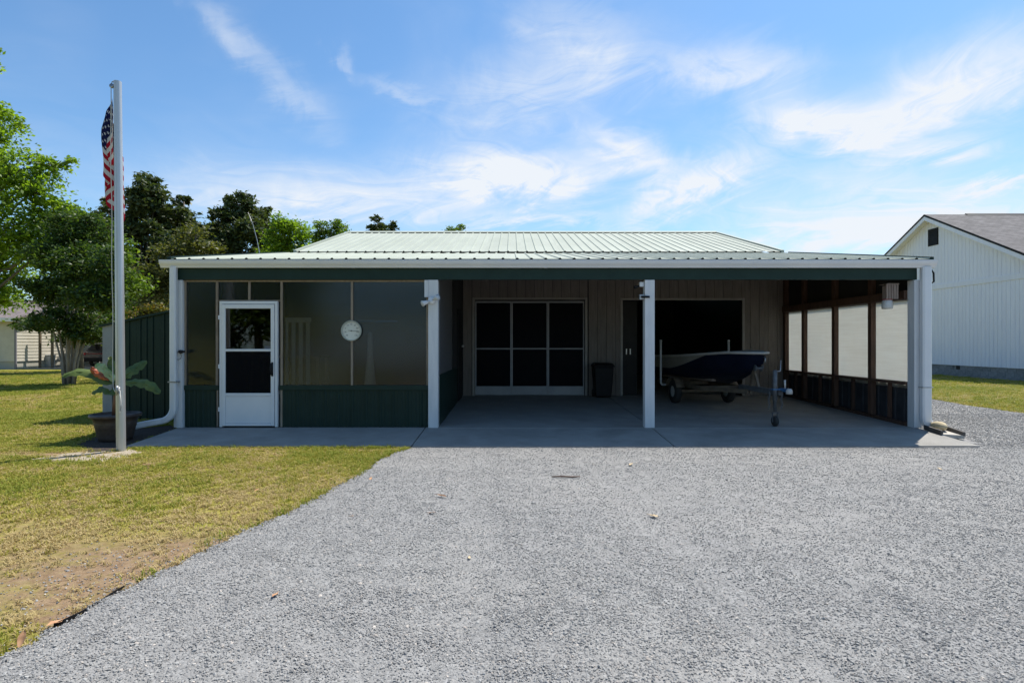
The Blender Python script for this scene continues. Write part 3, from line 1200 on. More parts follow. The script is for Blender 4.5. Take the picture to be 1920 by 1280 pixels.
# battens over the joints and studs behind
for (a, b_, z0, z1) in ((XA, XA + 0.03, pz0, 2.405), (DX0 - 0.075, DX0 - 0.035, 0.0, 2.405), ((DX0 + DX1) / 2 - 0.018, (DX0 + DX1) / 2 + 0.018, 2.085, 2.405), (DX1 + 0.035, DX1 + 0.072, 0.0, 2.405), (Xm - 0.018, Xm + 0.018, pz0, 2.405), (XB - 0.035, XB, pz0, 2.405)):
    q = MB()
    q.box(a, b_, PY - 0.016, PY + 0.003, z0 if z0 > 0.1 else 0.005, z1)
    q.build('batten', m_batten, garage, bevel=0.002)
    q = MB()
    q.box(a, b_, PY + 0.012, PY + 0.10, z0 if z0 > 0.1 else 0.005, z1)
    q.build('stud', m_batten, garage)
q = MB()
q.box(DX0 - 0.032, DX1 + 0.032, PY - 0.012, PY + 0.09, 2.068, 2.088)
q.build('door_head', m_batten, garage)
q = MB()
q.box(XA, XB, PY - 0.012, PY + 0.003, 2.385, 2.412)
q.build('top_batten', m_batten, garage)
# side wall between porch and carport, its door ajar in the dark, and the outer left wall
q = MB()
q.box(-1.27, -1.20, 0.11, YW - 0.01, 0.02, 0.85)
q.build('porch_side_wall', m_green, garage)
q = MB()
q.prism([(-1.262, 0.11, 0.852), (-1.262, 2.2, 0.852), (-1.262, 2.2, 2.95), (-1.262, 0.11, 2.6)], (0.05, 0, 0))
q.build('porch_side_screen', m_screen2, garage)
q = MB()
q.prism([(-1.27, 2.202, 0.852), (-1.27, YW - .01, 0.852), (-1.27, YW - .01, 3.32), (-1.27, 2.202, 2.95)], (0.07, 0, 0))
q.build('porch_side_wall', m_dark, garage)
q = MB()
q.box(-1.198, -1.17, 3.2, 4.05, 0.11, 2.12)
sdoor = q.build('side_door', m_black, garage, bevel=0.004)
c = P(866.5, 649, 3.9)
q = MB()
q.smooth = True
q.lathe([(0.0, -0.03), (0.022, -0.025), (0.03, 0.0), (0.022, 0.025), (0.0, 0.03)], (-1.14, 3.95, c.z), 12, 'x')
q.build('door_knob', m_brass, sdoor)
corr = MB()
corr.prism([(-5.46, 0.12, 0.0), (-5.46, YW + .1, 0.0), (-5.46, YW + .1, 3.38), (-5.46, 0.12, 2.66)], (0.04, 0, 0))
corr.build('porch_outer_wall', m_dark, garage)

# ------------------------------------------------------------------ storm door
door = bpy.data.objects.new('storm_door', None)
link(door, garage)
q = MB()
q.box(DX0, DX0 + 0.045, PY - 0.045, PY + 0.03, 0.01, 2.065)
q.box(DX1 - 0.045, DX1, PY - 0.045, PY + 0.03, 0.01, 2.065)
q.box(DX0 + 0.045, DX1 - 0.045, PY - 0.045, PY + 0.03, 2.02, 2.065)
q.build('door_frame', m_vinyl, door, bevel=0.004)
a, b_ = DX0 + 0.05, DX1 - 0.05
q = MB()
q.box(a, a + 0.055, PY - 0.062, PY - 0.028, 0.03, 2.012)
q.box(b_ - 0.055, b_, PY - 0.062, PY - 0.028, 0.03, 2.012)
q.box(a + 0.055, b_ - 0.055, PY - 0.062, PY - 0.028, 1.945, 2.012)
q.box(a + 0.055, b_ - 0.055, PY - 0.062, PY - 0.028, 1.245, 1.285)
q.box(a + 0.055, b_ - 0.055, PY - 0.062, PY - 0.028, 0.515, 0.565)
q.box(a + 0.055, b_ - 0.055, PY - 0.062, PY - 0.028, 0.03, 0.075)
q.build('door_leaf', m_vinyl, door, bevel=0.005)
q = MB()
q.box(a + 0.056, b_ - 0.056, PY - 0.052, PY - 0.034, 0.077, 0.513)
q.build('kick_panel', m_vinyl, door, bevel=0.003)
q = MB()
q.box(a + 0.056, b_ - 0.056, PY - 0.047, PY - 0.043, 1.287, 1.943)
q.build('glass_pane', m_glass, door)
q = MB()
q.box(a + 0.056, b_ - 0.056, PY - 0.047, PY - 0.043, 0.567, 1.243)
q.build('screen_pane', m_screen, door)
q = MB()
q.smooth = True
hx = b_ - 0.027
q.tube([(hx, PY - 0.062, 1.06), (hx, PY - 0.10, 1.04), (hx - 0.004, PY - 0.115, 0.97), (hx, PY - 0.105, 0.88), (hx, PY - 0.062, 0.85)], [0.012, 0.016, 0.018, 0.015, 0.011], 8)
q.box(hx - 0.015, hx + 0.015, PY - 0.068, PY - 0.06, 0.84, 1.07)
q.build('handle', m_black, door)
for zz in (0.30, 1.0, 1.80):
    q = MB()
    q.box(DX0 - 0.016, DX0 + 0.008, PY - 0.055, PY - 0.03, zz - 0.035, zz + 0.035)
    q.build('hinge', m_vinyl, door, bevel=0.003)

# ------------------------------------------------------------------ right wall of the carport
WX = 6.535
Ys = [0.13, 1.10, 2.30, 3.53, 4.40]
sz, tz = 0.735, 2.115
for k in range(4):
    q = MB()
    q.box(WX + 0.09, WX + 0.096, Ys[k] - (0.02 if k else 0), Ys[k + 1] + 0.02, sz - 0.11, tz + 0.03)
    if k:
        q.v = [(v[0] + 0.007 * (k % 2), v[1], v[2]) for v in q.v]
    q.build('translucent_sheet', m_fibre_lit, garage)
for k in range(1, 5):
    q = MB()
    q.box(WX, WX + 0.088, Ys[k] - 0.05, Ys[k] + 0.05, 0.06 if k < 4 else 0.11, 2.5 + Ys[k] * 0.12)
    q.build('stud', m_wood, garage)
for yy in (0.62, 1.70, 2.9, 3.95):
    q = MB()
    q.box(WX + 0.03, WX + 0.086, yy - 0.02, yy + 0.02, 0.08, sz - 0.05)
    q.build('short_stud', m_wood, garage)
q = MB()
q.box(WX - 0.012, WX + 0.089, 0.125, 4.452, sz - 0.045, sz)
q.build('sill_plate', m_wood, garage)
q = MB()
q.box(WX - 0.03, WX + 0.089, 0.125, 4.452, tz, tz + 0.14)
q.build('girt', m_wood, garage)
q = MB()
q.prism([(WX - 0.035, 0.11, 2.46), (WX - 0.035, 4.45, 3.20), (WX - 0.035, 4.45, 3.41), (WX - 0.035, 0.11, 2.67)], (0.033, 0, 0))
q.build('end_rafter', m_wood, garage)
q = MB()
q.prism([(WX + 0.105, 0.12, tz - 0.02), (WX + 0.105, 4.475, tz - 0.02), (WX + 0.105, 4.475, 3.45), (WX + 0.105, 0.12, 2.72)], (0.015, 0, 0))
q.build('gable_sheet', m_dark, garage)
q = MB()
pts = []
yv = 0.125
while yv < 4.44:
    pts += [(yv, 0), (yv + 0.15, 0), (yv + 0.165, 0.016), (yv + 0.195, 0.016), (yv + 0.21, 0)]
    yv += 0.2296
pts = [p for p in pts if p[0] < 4.45] + [(4.45, 0)]
q.grid([[(WX + 0.107 + b_, a, 0.0) for a, b_ in pts], [(WX + 0.107 + b_, a, sz) for a, b_ in pts]])
q.build('wall_sheet', mat('unpainted_back_of_metal', (0.03, 0.031, 0.034), (0.048, 0.049, 0.053), 4, 0.6, spec=0.2), garage)
q = MB()
q.box(WX, WX + 0.09, 0.125, 4.452, 0.0, 0.06)
q.v = [(v[0], v[1], v[2] + max(0, v[1]) * 0.0242) for v in q.v]
q.build('bottom_plate', m_wood, garage)
# black bracket on the corner under the gutter end
q = MB()
q.box(6.80, 6.815, -0.06, -0.045, 1.95, 2.59)
q.tube([(6.82, -0.052, 2.58), (6.86, -0.06, 2.52), (6.865, -0.06, 2.38), (6.83, -0.055, 2.36)], 0.014, 8)
props(q.build('hanger_bracket', m_black, loc=(6.81, -0.05, 1.95)), 'small black metal bracket hanging under the right end of the gutter', 'bracket')

# ------------------------------------------------------------------ lean-to shed on the left side
SY = 1.70
shed = thing('lean_to_shed', (-6.7, SY, LAWN_Z), 'low dark green metal lean-to shed against the left side of the garage', 'shed')
sx0, sx1 = P(193, 640, SY).x, -5.56
zl, zr = P(193, 612, SY).z, P(316, 568, SY).z + 0.06
sxm = P(211, 640, SY).x
m_greyp = mat('grey_metal_panel', (0.24, 0.25, 0.26), (0.30, 0.31, 0.31), 3, 0.55)
zat = lambda x: zl + (zr - zl) * (x - sx0) / (sx1 - sx0)
x = sxm
while x < sx1 - 0.02:
    x1 = min(x + 0.46, sx1)
    pts = [(x, 0)]
    for c in (0.08, 0.20, 0.32, 0.43):
        if x + c + 0.03 < x1:
            pts += [(x + c - 0.02, 0), (x + c - 0.008, -0.016), (x + c + 0.008, -0.016), (x + c + 0.02, 0)]
    pts.append((x1 - 0.002, 0))
    q = MB()
    q.grid([[(a, SY + b_, LAWN_Z) for a, b_ in pts], [(a, SY + b_, zat(a)) for a, b_ in pts]])
    q.build('wall_sheet', m_green, shed)
    x = x1
q = MB()
q.prism([(sx0, SY - 0.012, LAWN_Z), (sxm - 0.003, SY - 0.012, LAWN_Z), (sxm - 0.003, SY - 0.012, zat(sxm)), (sx0, SY - 0.012, zl)], (0, 0.05, 0))
q.build('corner_panel', m_greyp, shed)
q = MB()
q.prism([(sx0, SY + 0.042, LAWN_Z), (sx0 + 0.04, SY + 0.042, LAWN_Z), (sx0 + 0.04, SY + 0.042, zl), (sx0, SY + 0.042, zl)], (0, 4.4, 0))
q.build('side_wall', m_green, shed)
q = MB()
q.prism([(sx0 - 0.05, SY - 0.05, zl - 0.015), (sx1, SY - 0.05, zr - 0.015), (sx1, SY - 0.05, zr + 0.025), (sx0 - 0.05, SY - 0.05, zl + 0.025)], (0, 4.6, 0))
q.build('roof', m_green, shed)

# ------------------------------------------------------------------ flagpole and flag
FY = -1.51
base = G(227, 845, LAWN_Z)
FY = base.y
fx = base.x
top = P(220.5, 153, FY)
pole = thing('flagpole', base, 'tall ribbed aluminium flagpole standing in sand left of the garage', 'flagpole')
q = MB()
q.smooth = True
rows = []
NS = 32
for t in (0, 0.25, 0.5, 0.75, 1.0):
    c = Vector(base).lerp(top, t)
    r0 = 0.056 - 0.010 * t
    rows.append([(c.x + (r0 + 0.0022 * (k % 2)) * math.cos(2 * math.pi * k / NS), c.y + (r0 + 0.0022 * (k % 2)) * math.sin(2 * math.pi * k / NS), c.z) for k in range(NS + 1)])
q.grid(rows)
q.smooth = False
q._add([p for p in rows[-1][:-1]], [tuple(range(NS))])
q.build('shaft', m_alu, pole)
q = MB()
q.smooth = True
pc = Vector((top.x - 0.065, FY - 0.02, top.z - 0.07))
q.lathe([(0.0, -0.012), (0.03, -0.012), (0.022, 0.0), (0.03, 0.012), (0.0, 0.012)], pc, 14, 'y')
q.tube([pc + Vector((0, 0, 0.0)), pc + Vector((0.0, 0, 0.05)), pc + Vector((0.02, 0, 0.065))], 0.007, 6)
q.build('pulley', m_galv, pole)
m_rope = mat('white_rope', (0.55, 0.54, 0.5), rough=0.9)
q = MB()
q.smooth = True
xr_ = lambda z: fx + (top.x - fx) * (z - base.z) / (top.z - base.z)
rope = [(xr_(top.z) - 0.068, FY - 0.03, top.z - 0.08)]
for k in range(1, 12):
    z = top.z - 0.08 - (top.z - 0.08 - 0.78) * k / 11
    rope.append((xr_(z) - 0.078 + 0.006 * math.sin(k * 1.7), FY - 0.03, z))
rope += [(fx - 0.03, FY - 0.078, 0.72), (fx + 0.02, FY - 0.085, 0.80), (fx + 0.04, FY - 0.075, 0.62), (fx + 0.03, FY - 0.075, 0.42), (fx + 0.05, FY - 0.06, 0.50), (fx + 0.035, FY - 0.075, 0.74)]
q.tube(rope, 0.006, 5)
q.build('halyard', m_rope, pole)
q = MB()
q.smooth = True
q.tube([(fx + 0.00, FY - 0.085, 0.80), (fx + 0.01, FY - 0.10, 0.77), (fx + 0.01, FY - 0.10, 0.71), (fx - 0.002, FY - 0.085, 0.68)], 0.012, 6)
q.box(fx - 0.012, fx + 0.03, FY - 0.078, FY - 0.06, 0.70, 0.78)
q.build('cleat', m_galv, pole)


def flag_material():
    mm = bpy.data.materials.new('flag_cloth')
    mm.use_nodes = True
    nt = mm.node_tree
    N, L = nt.nodes.new, nt.links.new
    b = nt.nodes['Principled BSDF']
    b.inputs['Roughness'].default_value = 0.85
    b.inputs['Specular IOR Level'].default_value = 0.15

    def m(op, a, bb=0.0):
        n = N('ShaderNodeMath')
        n.operation = op
        for i, v in enumerate((a, bb)):
            if hasattr(v, 'is_output'):
                L(v, n.inputs[i])
            else:
                n.inputs[i].default_value = v
        return n.outputs[0]

    def mix(f, a, c):
        n = N('ShaderNodeMix')
        n.data_type = 'RGBA'
        L(f, n.inputs[0])
        for i, v in ((6, a), (7, c)):
            if hasattr(v, 'is_output'):
                L(v, n.inputs[i])
            else:
                n.inputs[i].default_value = (*v, 1)
        return n.outputs[2]
    uv = N('ShaderNodeUVMap')
    uv.uv_map = 'cloth'
    sp = N('ShaderNodeSeparateXYZ')
    L(uv.outputs[0], sp.inputs[0])
    u, v = sp.outputs[0], sp.outputs[1]        # u along the fly, v from the top edge down
    stripe = m('LESS_THAN', m('FRACT', m('MULTIPLY', v, 6.5)), 0.5)
    c = mix(stripe, (0.55, 0.53, 0.52), (0.36, 0.01, 0.025))
    canton = m('MULTIPLY', m('LESS_THAN', u, 0.4), m('LESS_THAN', v, 7.0 / 13.0))
    c = mix(canton, c, (0.010, 0.013, 0.06))
    # staggered rows of stars: five-pointed, two interleaved grids
    stars = None
    for ou, ov in ((0.0, 0.0), (0.5, 0.5)):
        gu = m('SUBTRACT', m('FRACT', m('ADD', m('MULTIPLY', u, 6.0 / 0.4), ou)), 0.5)
        gv = m('SUBTRACT', m('FRACT', m('ADD', m('MULTIPLY', v, 5.0 / (7.0 / 13.0)), ov)), 0.5)
        fu = m('MULTIPLY', gu, 0.4 / 6 * 1.52)
        fv = m('MULTIPLY', gv, 7.0 / 13.0 / 5 * 0.91)
        r = m('SQRT', m('ADD', m('MULTIPLY', fu, fu), m('MULTIPLY', fv, fv)))
        ang = m('ARCTAN2', fu, m('MULTIPLY', fv, -1.0))
        k = m('ABSOLUTE', m('SUBTRACT', m('FRACT', m('ADD', m('MULTIPLY', ang, 5 / (2 * math.pi)), 0.5)), 0.5))
        lim = m('SUBTRACT', 0.020, m('MULTIPLY', k, 0.023))
        s = m('LESS_THAN', r, lim)
        stars = s if stars is None else m('MAXIMUM', stars, s)
    c = mix(m('MULTIPLY', stars, canton), c, (0.55, 0.55, 0.57))
    hem = m('LESS_THAN', u, 0.012)
    c = mix(hem, c, (0.75, 0.74, 0.70))
    L(c, b.inputs['Base Color'])
    tr = N('ShaderNodeBsdfTranslucent')
    L(c, tr.inputs['Color'])
    ms = N('ShaderNodeMixShader')
    ms.inputs[0].default_value = 0.12
    L(b.outputs[0], ms.inputs[1])
    L(tr.outputs[0], ms.inputs[2])
    L(ms.outputs[0], nt.nodes['Material Output'].inputs['Surface'])
    return mm


# limp flag: the fly falls down beside the pole in deep folds
nu, nv = 72, 40
fz = P(213, 178, FY).z
verts, uvs = [], []
for i in range(nu + 1):
    u = i / nu
    fold = math.sin(u * math.pi * 5.2)
    drop = 0.90 * u ** 0.9
    for j in range(nv + 1):
        v = j / nv
        z = fz - v * 0.86 - drop + 0.10 * u * (1 - v) * 0.0
        dn = max(0.0, fz - z)
        open_ = min(1.0, 0.30 + 1.5 * dn)                            # the bunch is tight at the top, loose lower down
        tri = 1 - abs(((u * 2.3) % 1.0) * 2 - 1)
        tri = tri * tri * (3 - 2 * tri)
        xx = -0.070 - (0.135 + 0.045 * u) * open_ * tri + 0.30 * max(0.0, u - 0.80) * open_ + 0.007 * math.sin(v * 8 + u * 7) * open_
        yy = -0.02 + 0.17 * open_ * u + 0.030 * open_ * math.sin(u * 2.3 * 2 * math.pi + 0.8) + 0.012 * math.sin(v * 6 + u * 11) * open_
        yy += 0.06 * max(0.0, u - 0.5)
        verts.append((xr_(z) + xx, FY + yy, z))
        uvs.append((u, v))
faces = [(i * (nv + 1) + j, (i + 1) * (nv + 1) + j, (i + 1) * (nv + 1) + j + 1, i * (nv + 1) + j + 1) for i in range(nu) for j in range(nv)]
q = MB()
q.smooth = True
q._add(verts, faces)
flag = q.build('flag', flag_material(), loc=(xr_(fz) - 0.08, FY, fz - 1.68))
uvl = flag.data.uv_layers.new(name='cloth')
li = np.empty(len(flag.data.loops), np.int32)
flag.data.loops.foreach_get('vertex_index', li)
uvl.data.foreach_set('uv', np.array(uvs, np.float32)[li].ravel())
props(flag, 'stars and stripes flag hanging limp in folds from the flagpole', 'flag')

# ------------------------------------------------------------------ pot and banana plant
pb = Vector((P(217, 800, -0.66).x, -0.66, LAWN_Z + 0.01))
q = MB()
q.smooth = True
q.lathe([(0.0, 0.0), (0.215, 0.0), (0.235, 0.06), (0.262, 0.20), (0.272, 0.215), (0.270, 0.235), (0.280, 0.25), (0.278, 0.265), (0.298, 0.345), (0.335, 0.352), (0.345, 0.375), (0.338, 0.40), (0.305, 0.405), (0.298, 0.37), (0.0, 0.36)], pb, 40)
pot = q.build('flower_pot', mat('brown_resin_pot', (0.05, 0.036, 0.03), (0.085, 0.062, 0.05), 12, 0.55, 0.2, 30), loc=pb)
props(pot, 'wide dark brown resin flower pot with rolled rim behind the flagpole', 'flower pot')
banana = thing('banana_plant', pb + Vector((0, 0, 0.37)), 'potted banana plant with broad green leaves and one reddish leaf', 'plant')
m_ban = mat('banana_leaf', (0.05, 0.085, 0.010), (0.11, 0.145, 0.022), 7, 0.55, 0.1, 20, stretch=(1, 1, 1))
m_bany = mat('pale_banana_leaf', (0.20, 0.30, 0.08), (0.45, 0.46, 0.22), 6, 0.42, 0.1, 20)
m_banr = mat('reddish_banana_leaf', (0.30, 0.05, 0.01), (0.42, 0.11, 0.02), 8, 0.45)
m_stem = mat('banana_stem', (0.13, 0.05, 0.03), (0.20, 0.09, 0.04), 9, 0.6, stretch=(3, 3, 0.5))
stem_top = pb + Vector((0.03, 0.0, 0.92))
q = MB()
q.smooth = True
q.tube([pb + Vector((0, 0, 0.36)), pb + Vector((0.01, 0, 0.6)), pb + Vector((0.03, 0, 0.8)), stem_top], [0.055, 0.048, 0.042, 0.03], 10)
q.build('stem', m_stem, banana)


def banana_leaf(path, wid, m_, roll=0.0, fold=0.25, tear=0.0):
    """broad blade along a midrib; the halves droop from it"""
    path = [Vector(p) for p in path]
    n = 14
    pts = []
    for i in range(n + 1):
        t = i / n * (len(path) - 1)
        k = min(int(t), len(path) - 2)
        f = t - k
        p0, p1, p2, p3 = path[max(k - 1, 0)], path[k], path[k + 1], path[min(k + 2, len(path) - 1)]
        pts.append(0.5 * ((2 * p1) + (p2 - p0) * f + (2 * p0 - 5 * p1 + 4 * p2 - p3) * f * f + (3 * p1 - p0 - 3 * p2 + p3) * f ** 3))
    rows = []
    for i, p in enumerate(pts):
        t = i / n
        d = (pts[min(i + 1, n)] - pts[max(i - 1, 0)]).normalized()
        s = d.cross(Vector((0, 0, 1)))
        s = s.normalized() if s.length > 0.05 else Vector((1, 0, 0))
        up = s.cross(d)
        s2 = s * math.cos(roll) + up * math.sin(roll)
        u2 = s2.cross(d)
        w = wid * (max(0.0, (t - 0.12) / 0.88)) ** 0.45 * (1 - t ** 3.2) ** 0.75 + 0.010
        row = []
        for a in (-1, -0.66, -0.33, 0, 0.33, 0.66, 1):
            ww = w * (1 + tear * 0.25 * math.sin(i * 2.3 + a * 3))
            row.append(p + s2 * (a * ww) - u2 * (abs(a) ** 1.5 * ww * fold) + u2 * 0.012 * math.sin(i * 1.9 + a * 2.0))
        rows.append(row)
    q = MB()
    q.smooth = True
    q.grid(rows)
    q.tube([p - Vector((0, 0, 0.006)) for p in pts], [0.014 * (1 - 0.75 * i / n) for i in range(n + 1)], 6)
    o_ = q.build('leaf', m_, banana)
    return o_


PYb = -0.66
s0 = stem_top
banana_leaf([s0 - Vector((0, 0, .05)), P(200, 716, PYb), P(168, 699, PYb), P(140, 697, PYb - .05), P(116, 706, PYb - .1)], 0.105, m_ban, 0.75, 0.2, 0.3)
banana_leaf([s0, P(212, 708, PYb), P(194, 690, PYb - .1), P(178, 684, PYb - .15)], 0.105, m_bany, 1.0, 0.15, 0.3)
banana_leaf([P(204, 712, PYb - .03), P(192, 706, PYb - .02), P(178, 698, PYb), P(172, 688, PYb)], 0.06, m_banr, 1.1, 0.5)
banana_leaf([s0, P(216, 705, PYb + .1), P(212, 685, PYb + .15), P(207, 668, PYb + .15)], 0.10, m_ban, 0.3, 0.2)
banana_leaf([s0, P(238, 716, PYb), P(262, 716, PYb - .05), P(284, 724, PYb - .1), P(299, 738, PYb - .12)], 0.10, m_ban, -0.85, 0.25, 0.8)
banana_leaf([s0, P(236, 702, PYb + .2), P(256, 688, PYb + .35), P(275, 676, PYb + .45)], 0.11, m_ban, -0.8, 0.25, 0.8)
banana_leaf([s0 - Vector((0, 0, .1)), P(210, 735, PYb - .1), P(190, 728, PYb - .2), P(172, 738, PYb - .25)], 0.09, m_ban, 0.7, 0.3, 0.3)

# ------------------------------------------------------------------ fittings on the garage front
# round dial thermometer
tcn = Vector((Xm, PY - 0.045, P(660, 620, PY).z))
th = thing('dial_thermometer', tcn, 'round white dial thermometer on the translucent porch panel', 'thermometer')
local(th)
m_dial = mat('ivory_dial', (0.60, 0.60, 0.52), (0.68, 0.68, 0.60), 4, 0.5)
m_ink = mat('dial_ink', (0.05, 0.05, 0.05), rough=0.6)
q = MB()
q.smooth = True
q.lathe([(0.0, -0.03), (0.155, -0.03), (0.166, -0.015), (0.168, 0.01), (0.160, 0.018), (0.152, 0.012), (0.150, 0.0)], (0, 0, 0), 48, 'y', close=False)
q.build('rim', mat('pale_green_rim', (0.38, 0.40, 0.33), rough=0.4), th)
q = MB()
q.lathe([(0.0, 0.0), (0.1505, 0.0)], (0, 0, 0), 48, 'y', close=False)
q.build('dial', m_dial, th)
q = MB()
for k in range(57):
    t = R(225 - 270 * k / 56)
    r0, r1 = (0.125, 0.145) if k % 7 == 0 else (0.135, 0.145)
    q.bar((r0 * math.cos(t), -0.002, r0 * math.sin(t)), (r1 * math.cos(t), -0.002, r1 * math.sin(t)), 0.002, 0.004, up=(0, 1, 0))
q.build('scale_marks', m_ink, th)
for k, s in enumerate(('-40', '-20', '0', '20', '40', '60', '80', '100', '120')):
    cu = bpy.data.curves.new('numeral', 'FONT')
    cu.body = s
    cu.size = 0.034
    cu.align_x = 'CENTER'
    cu.align_y = 'CENTER'
    tmp = bpy.data.objects.new('numeral_source', cu)
    col.objects.link(tmp)
    bpy.context.view_layer.update()
    me = bpy.data.meshes.new_from_object(tmp.evaluated_get(bpy.context.evaluated_depsgraph_get()))
    bpy.data.objects.remove(tmp)
    me.materials.clear()
    me.materials.append(m_ink)
    o = bpy.data.objects.new('numeral', me)
    link(o, th)
    t = R(225 - 270 * k / 8)
    o.location = (0.105 * math.cos(t), -0.003, 0.105 * math.sin(t))
    o.rotation_euler = (R(90), 0, 0)
q = MB()
q.bar((-0.05, -0.006, 0.004), (0.115, -0.006, -0.006), 0.006, 0.003, up=(0, 1, 0))
q.smooth = True
q.lathe([(0.0, -0.001), (0.010, -0.001), (0.010, 0.010), (0.0, 0.012)], (0, 0, 0), 12, 'y')
q.build('needle', m_ink, th)

# twin floodlight on the second post
fc = P(809, 563, -0.10)
fl = thing('twin_floodlight', fc, 'white twin-head floodlight on the post beside the porch', 'floodlight')
q = MB()
q.smooth = True
q.lathe([(0.0, -0.03), (0.062, -0.03), (0.062, 0.005), (0.045, 0.018), (0.0, 0.02)], (fc.x, -0.085, fc.z), 20, 'y')
q.build('mounting_plate', m_vinyl, fl)
for dx_, dz_, yy in ((-0.135, -0.06, -0.07), (0.115, 0.045, -0.05)):
    q = MB()
    q.smooth = True
    a = Vector((fc.x + dx_ * 0.2, -0.105, fc.z + dz_ * 0.2))
    e = Vector((fc.x + dx_, -0.17 + yy * 0.2, fc.z + dz_))
    dd = (e - a).normalized()
    q.tube([a, a + dd * 0.04, a + dd * 0.05, a + dd * 0.10, e], [0.016, 0.016, 0.03, 0.036, 0.05], 16)
    hd = q.build('lamp_head', m_vinyl, fl)
    q = MB()
    q.smooth = True
    q.tube([e + dd * 0.001, e + dd * 0.008, e + dd * 0.014], [0.045, 0.040, 0.012], 16)
    q.build('lens', mat('frosted_lens', (0.55, 0.56, 0.56), rough=0.25), hd)

# two devices on the third post
c = P(1203, 533, 0.02)
dv = thing('motion_light', c, 'small white motion light with black stalk high on the middle post', 'light')
q = MB()
q.box(2.09, 2.163, 0.0, 0.07, c.z - 0.04, c.z + 0.04)
q.build('housing', m_vinyl, dv, bevel=0.01)
q = MB()
q.smooth = True
q.tube([(2.10, 0.03, c.z - 0.02), (2.06, 0.0, c.z - 0.04), (2.00, -0.02, c.z - 0.055)], [0.014, 0.014, 0.026], 10)
q.build('stalk', m_black, dv)
c = P(1207, 556, -0.06)
dv = thing('security_camera', c, 'small black camera with pale bracket clamped below the motion light', 'camera')
q = MB()
q.box(2.085, 2.163, -0.02, 0.04, c.z - 0.045, c.z + 0.04)
q.build('bracket', m_galv, dv, bevel=0.006)
q = MB()
q.smooth = True
q.tube([(2.115, -0.03, c.z), (2.17, -0.075, c.z - 0.004), (2.235, -0.085, c.z - 0.006)], [0.015, 0.018, 0.018], 10)
q.build('body', m_black, dv)

# hose hook on the left corner post
c = P(343, 659, -0.06)
hk = thing('hose_hook', c, 'black wall hook with a loop of wire on the left corner post', 'hook')
q = MB()
q.smooth = True
q.tube([c + Vector((-0.03, 0.02, 0)), c + Vector((-0.03, -0.03, 0.0)), c + Vector((0.0, -0.05, -0.01)), c + Vector((0.06, -0.05, 0.005))], [0.028, 0.03, 0.022, 0.015], 10)
q.build('hook', m_black, hk)
q = MB()
q.smooth = True
q.tube([c + Vector((-0.05 + 0.05 * math.cos(t), -0.045, -0.07 + 0.06 * math.sin(t))) for t in [R(a) for a in range(0, 361, 24)]], 0.004, 5)
q.build('wire_loop', m_black, hk)

# hanging bee trap at the right front
c = P(1665, 525, 0.16)
bt = thing('hanging_bee_trap', c - Vector((0, 0, 0.55)), 'weathered wooden bee trap with clear jar hanging at the right carport bay', 'bee trap')
m_grey_wood = mat('grey_cedar', (0.20, 0.145, 0.115), (0.30, 0.235, 0.19), 8, 0.8, 0.2, 40, stretch=(6, 6, 0.8), vary=0.1)
b0 = P(1667, 547, 0.16)
q = MB()
q.box(b0.x - 0.07, b0.x + 0.07, 0.09, 0.23, b0.z - 0.12, b0.z + 0.10)
bx = q.build('box', m_grey_wood, bt, bevel=0.004)
for k in range(5):
    xx = b0.x - 0.098 + k * 0.041
    q = MB()
    q.box(xx, xx + 0.032, 0.074, 0.088, b0.z - 0.125, b0.z + 0.115)
    q.build('slat', m_grey_wood, bx)
q = MB()
q.prism([(b0.x - 0.105, 0.07, b0.z + 0.118), (b0.x + 0.115, 0.07, b0.z + 0.118), (b0.x + 0.10, 0.07, b0.z + 0.132), (b0.x - 0.09, 0.07, b0.z + 0.132)], (0, 0.2, 0))
q.build('roof', m_grey_wood, bt)
q = MB()
q.smooth = True
jc = Vector((b0.x - 0.03, 0.16, b0.z))
q.lathe([(0.05, -0.13), (0.078, -0.155), (0.082, -0.26), (0.078, -0.285), (0.0, -0.287)], jc, 20, close=False)
q.build('jar', mat('cloudy_jar', (0.50, 0.48, 0.44), (0.60, 0.58, 0.54), 12, 0.25), bt)
q = MB()
q.lathe([(0.074, -0.135), (0.074, -0.122), (0.0, -0.122)], jc, 20)
q.build('lid', mat('red_lid', (0.30, 0.05, 0.06), rough=0.4), bt)
q = MB()
q.smooth = True
q.tube([b0 + Vector((0, 0, 0.14)), b0 + Vector((0.0, 0, 0.20)), b0 + Vector((0.02, 0, 0.23)), b0 + Vector((0.0, 0, 0.26))], 0.006, 6)
q.build('hook', m_black, bt)

# ------------------------------------------------------------------ bin by the back wall
c = G(1130, 745, 0.10)
bn = thing('wheeled_bin', (c.x, 4.12, 0.10), 'black plastic wheeled bin against the tan boards between the two doors', 'bin')
bx_, by_ = c.x, 4.12
q = MB()
q.hexa([(bx_ - .18, by_ - .19, .13), (bx_ + .18, by_ - .19, .13), (bx_ + .18, by_ + .19, .13), (bx_ - .18, by_ + .19, .13), (bx_ - .225, by_ - .25, .82), (bx_ + .225, by_ - .25, .82), (bx_ + .225, by_ + .25, .82), (bx_ - .225, by_ + .25, .82)])
q.build('body', m_black, bn, bevel=0.025)
q = MB()
q.box(bx_ - .245, bx_ + .245, by_ - .27, by_ + .26, .822, .86)
q.build('rim', m_black, bn, bevel=0.012)
q = MB()
q.hexa([(bx_ - .24, by_ - .265, .862), (bx_ + .24, by_ - .265, .862), (bx_ + .24, by_ + .255, .862), (bx_ - .24, by_ + .255, .862), (bx_ - .19, by_ - .2, .915), (bx_ + .19, by_ - .2, .915), (bx_ + .19, by_ + .22, .915), (bx_ - .19, by_ + .22, .915)])
q.build('lid', m_black, bn, bevel=0.012)
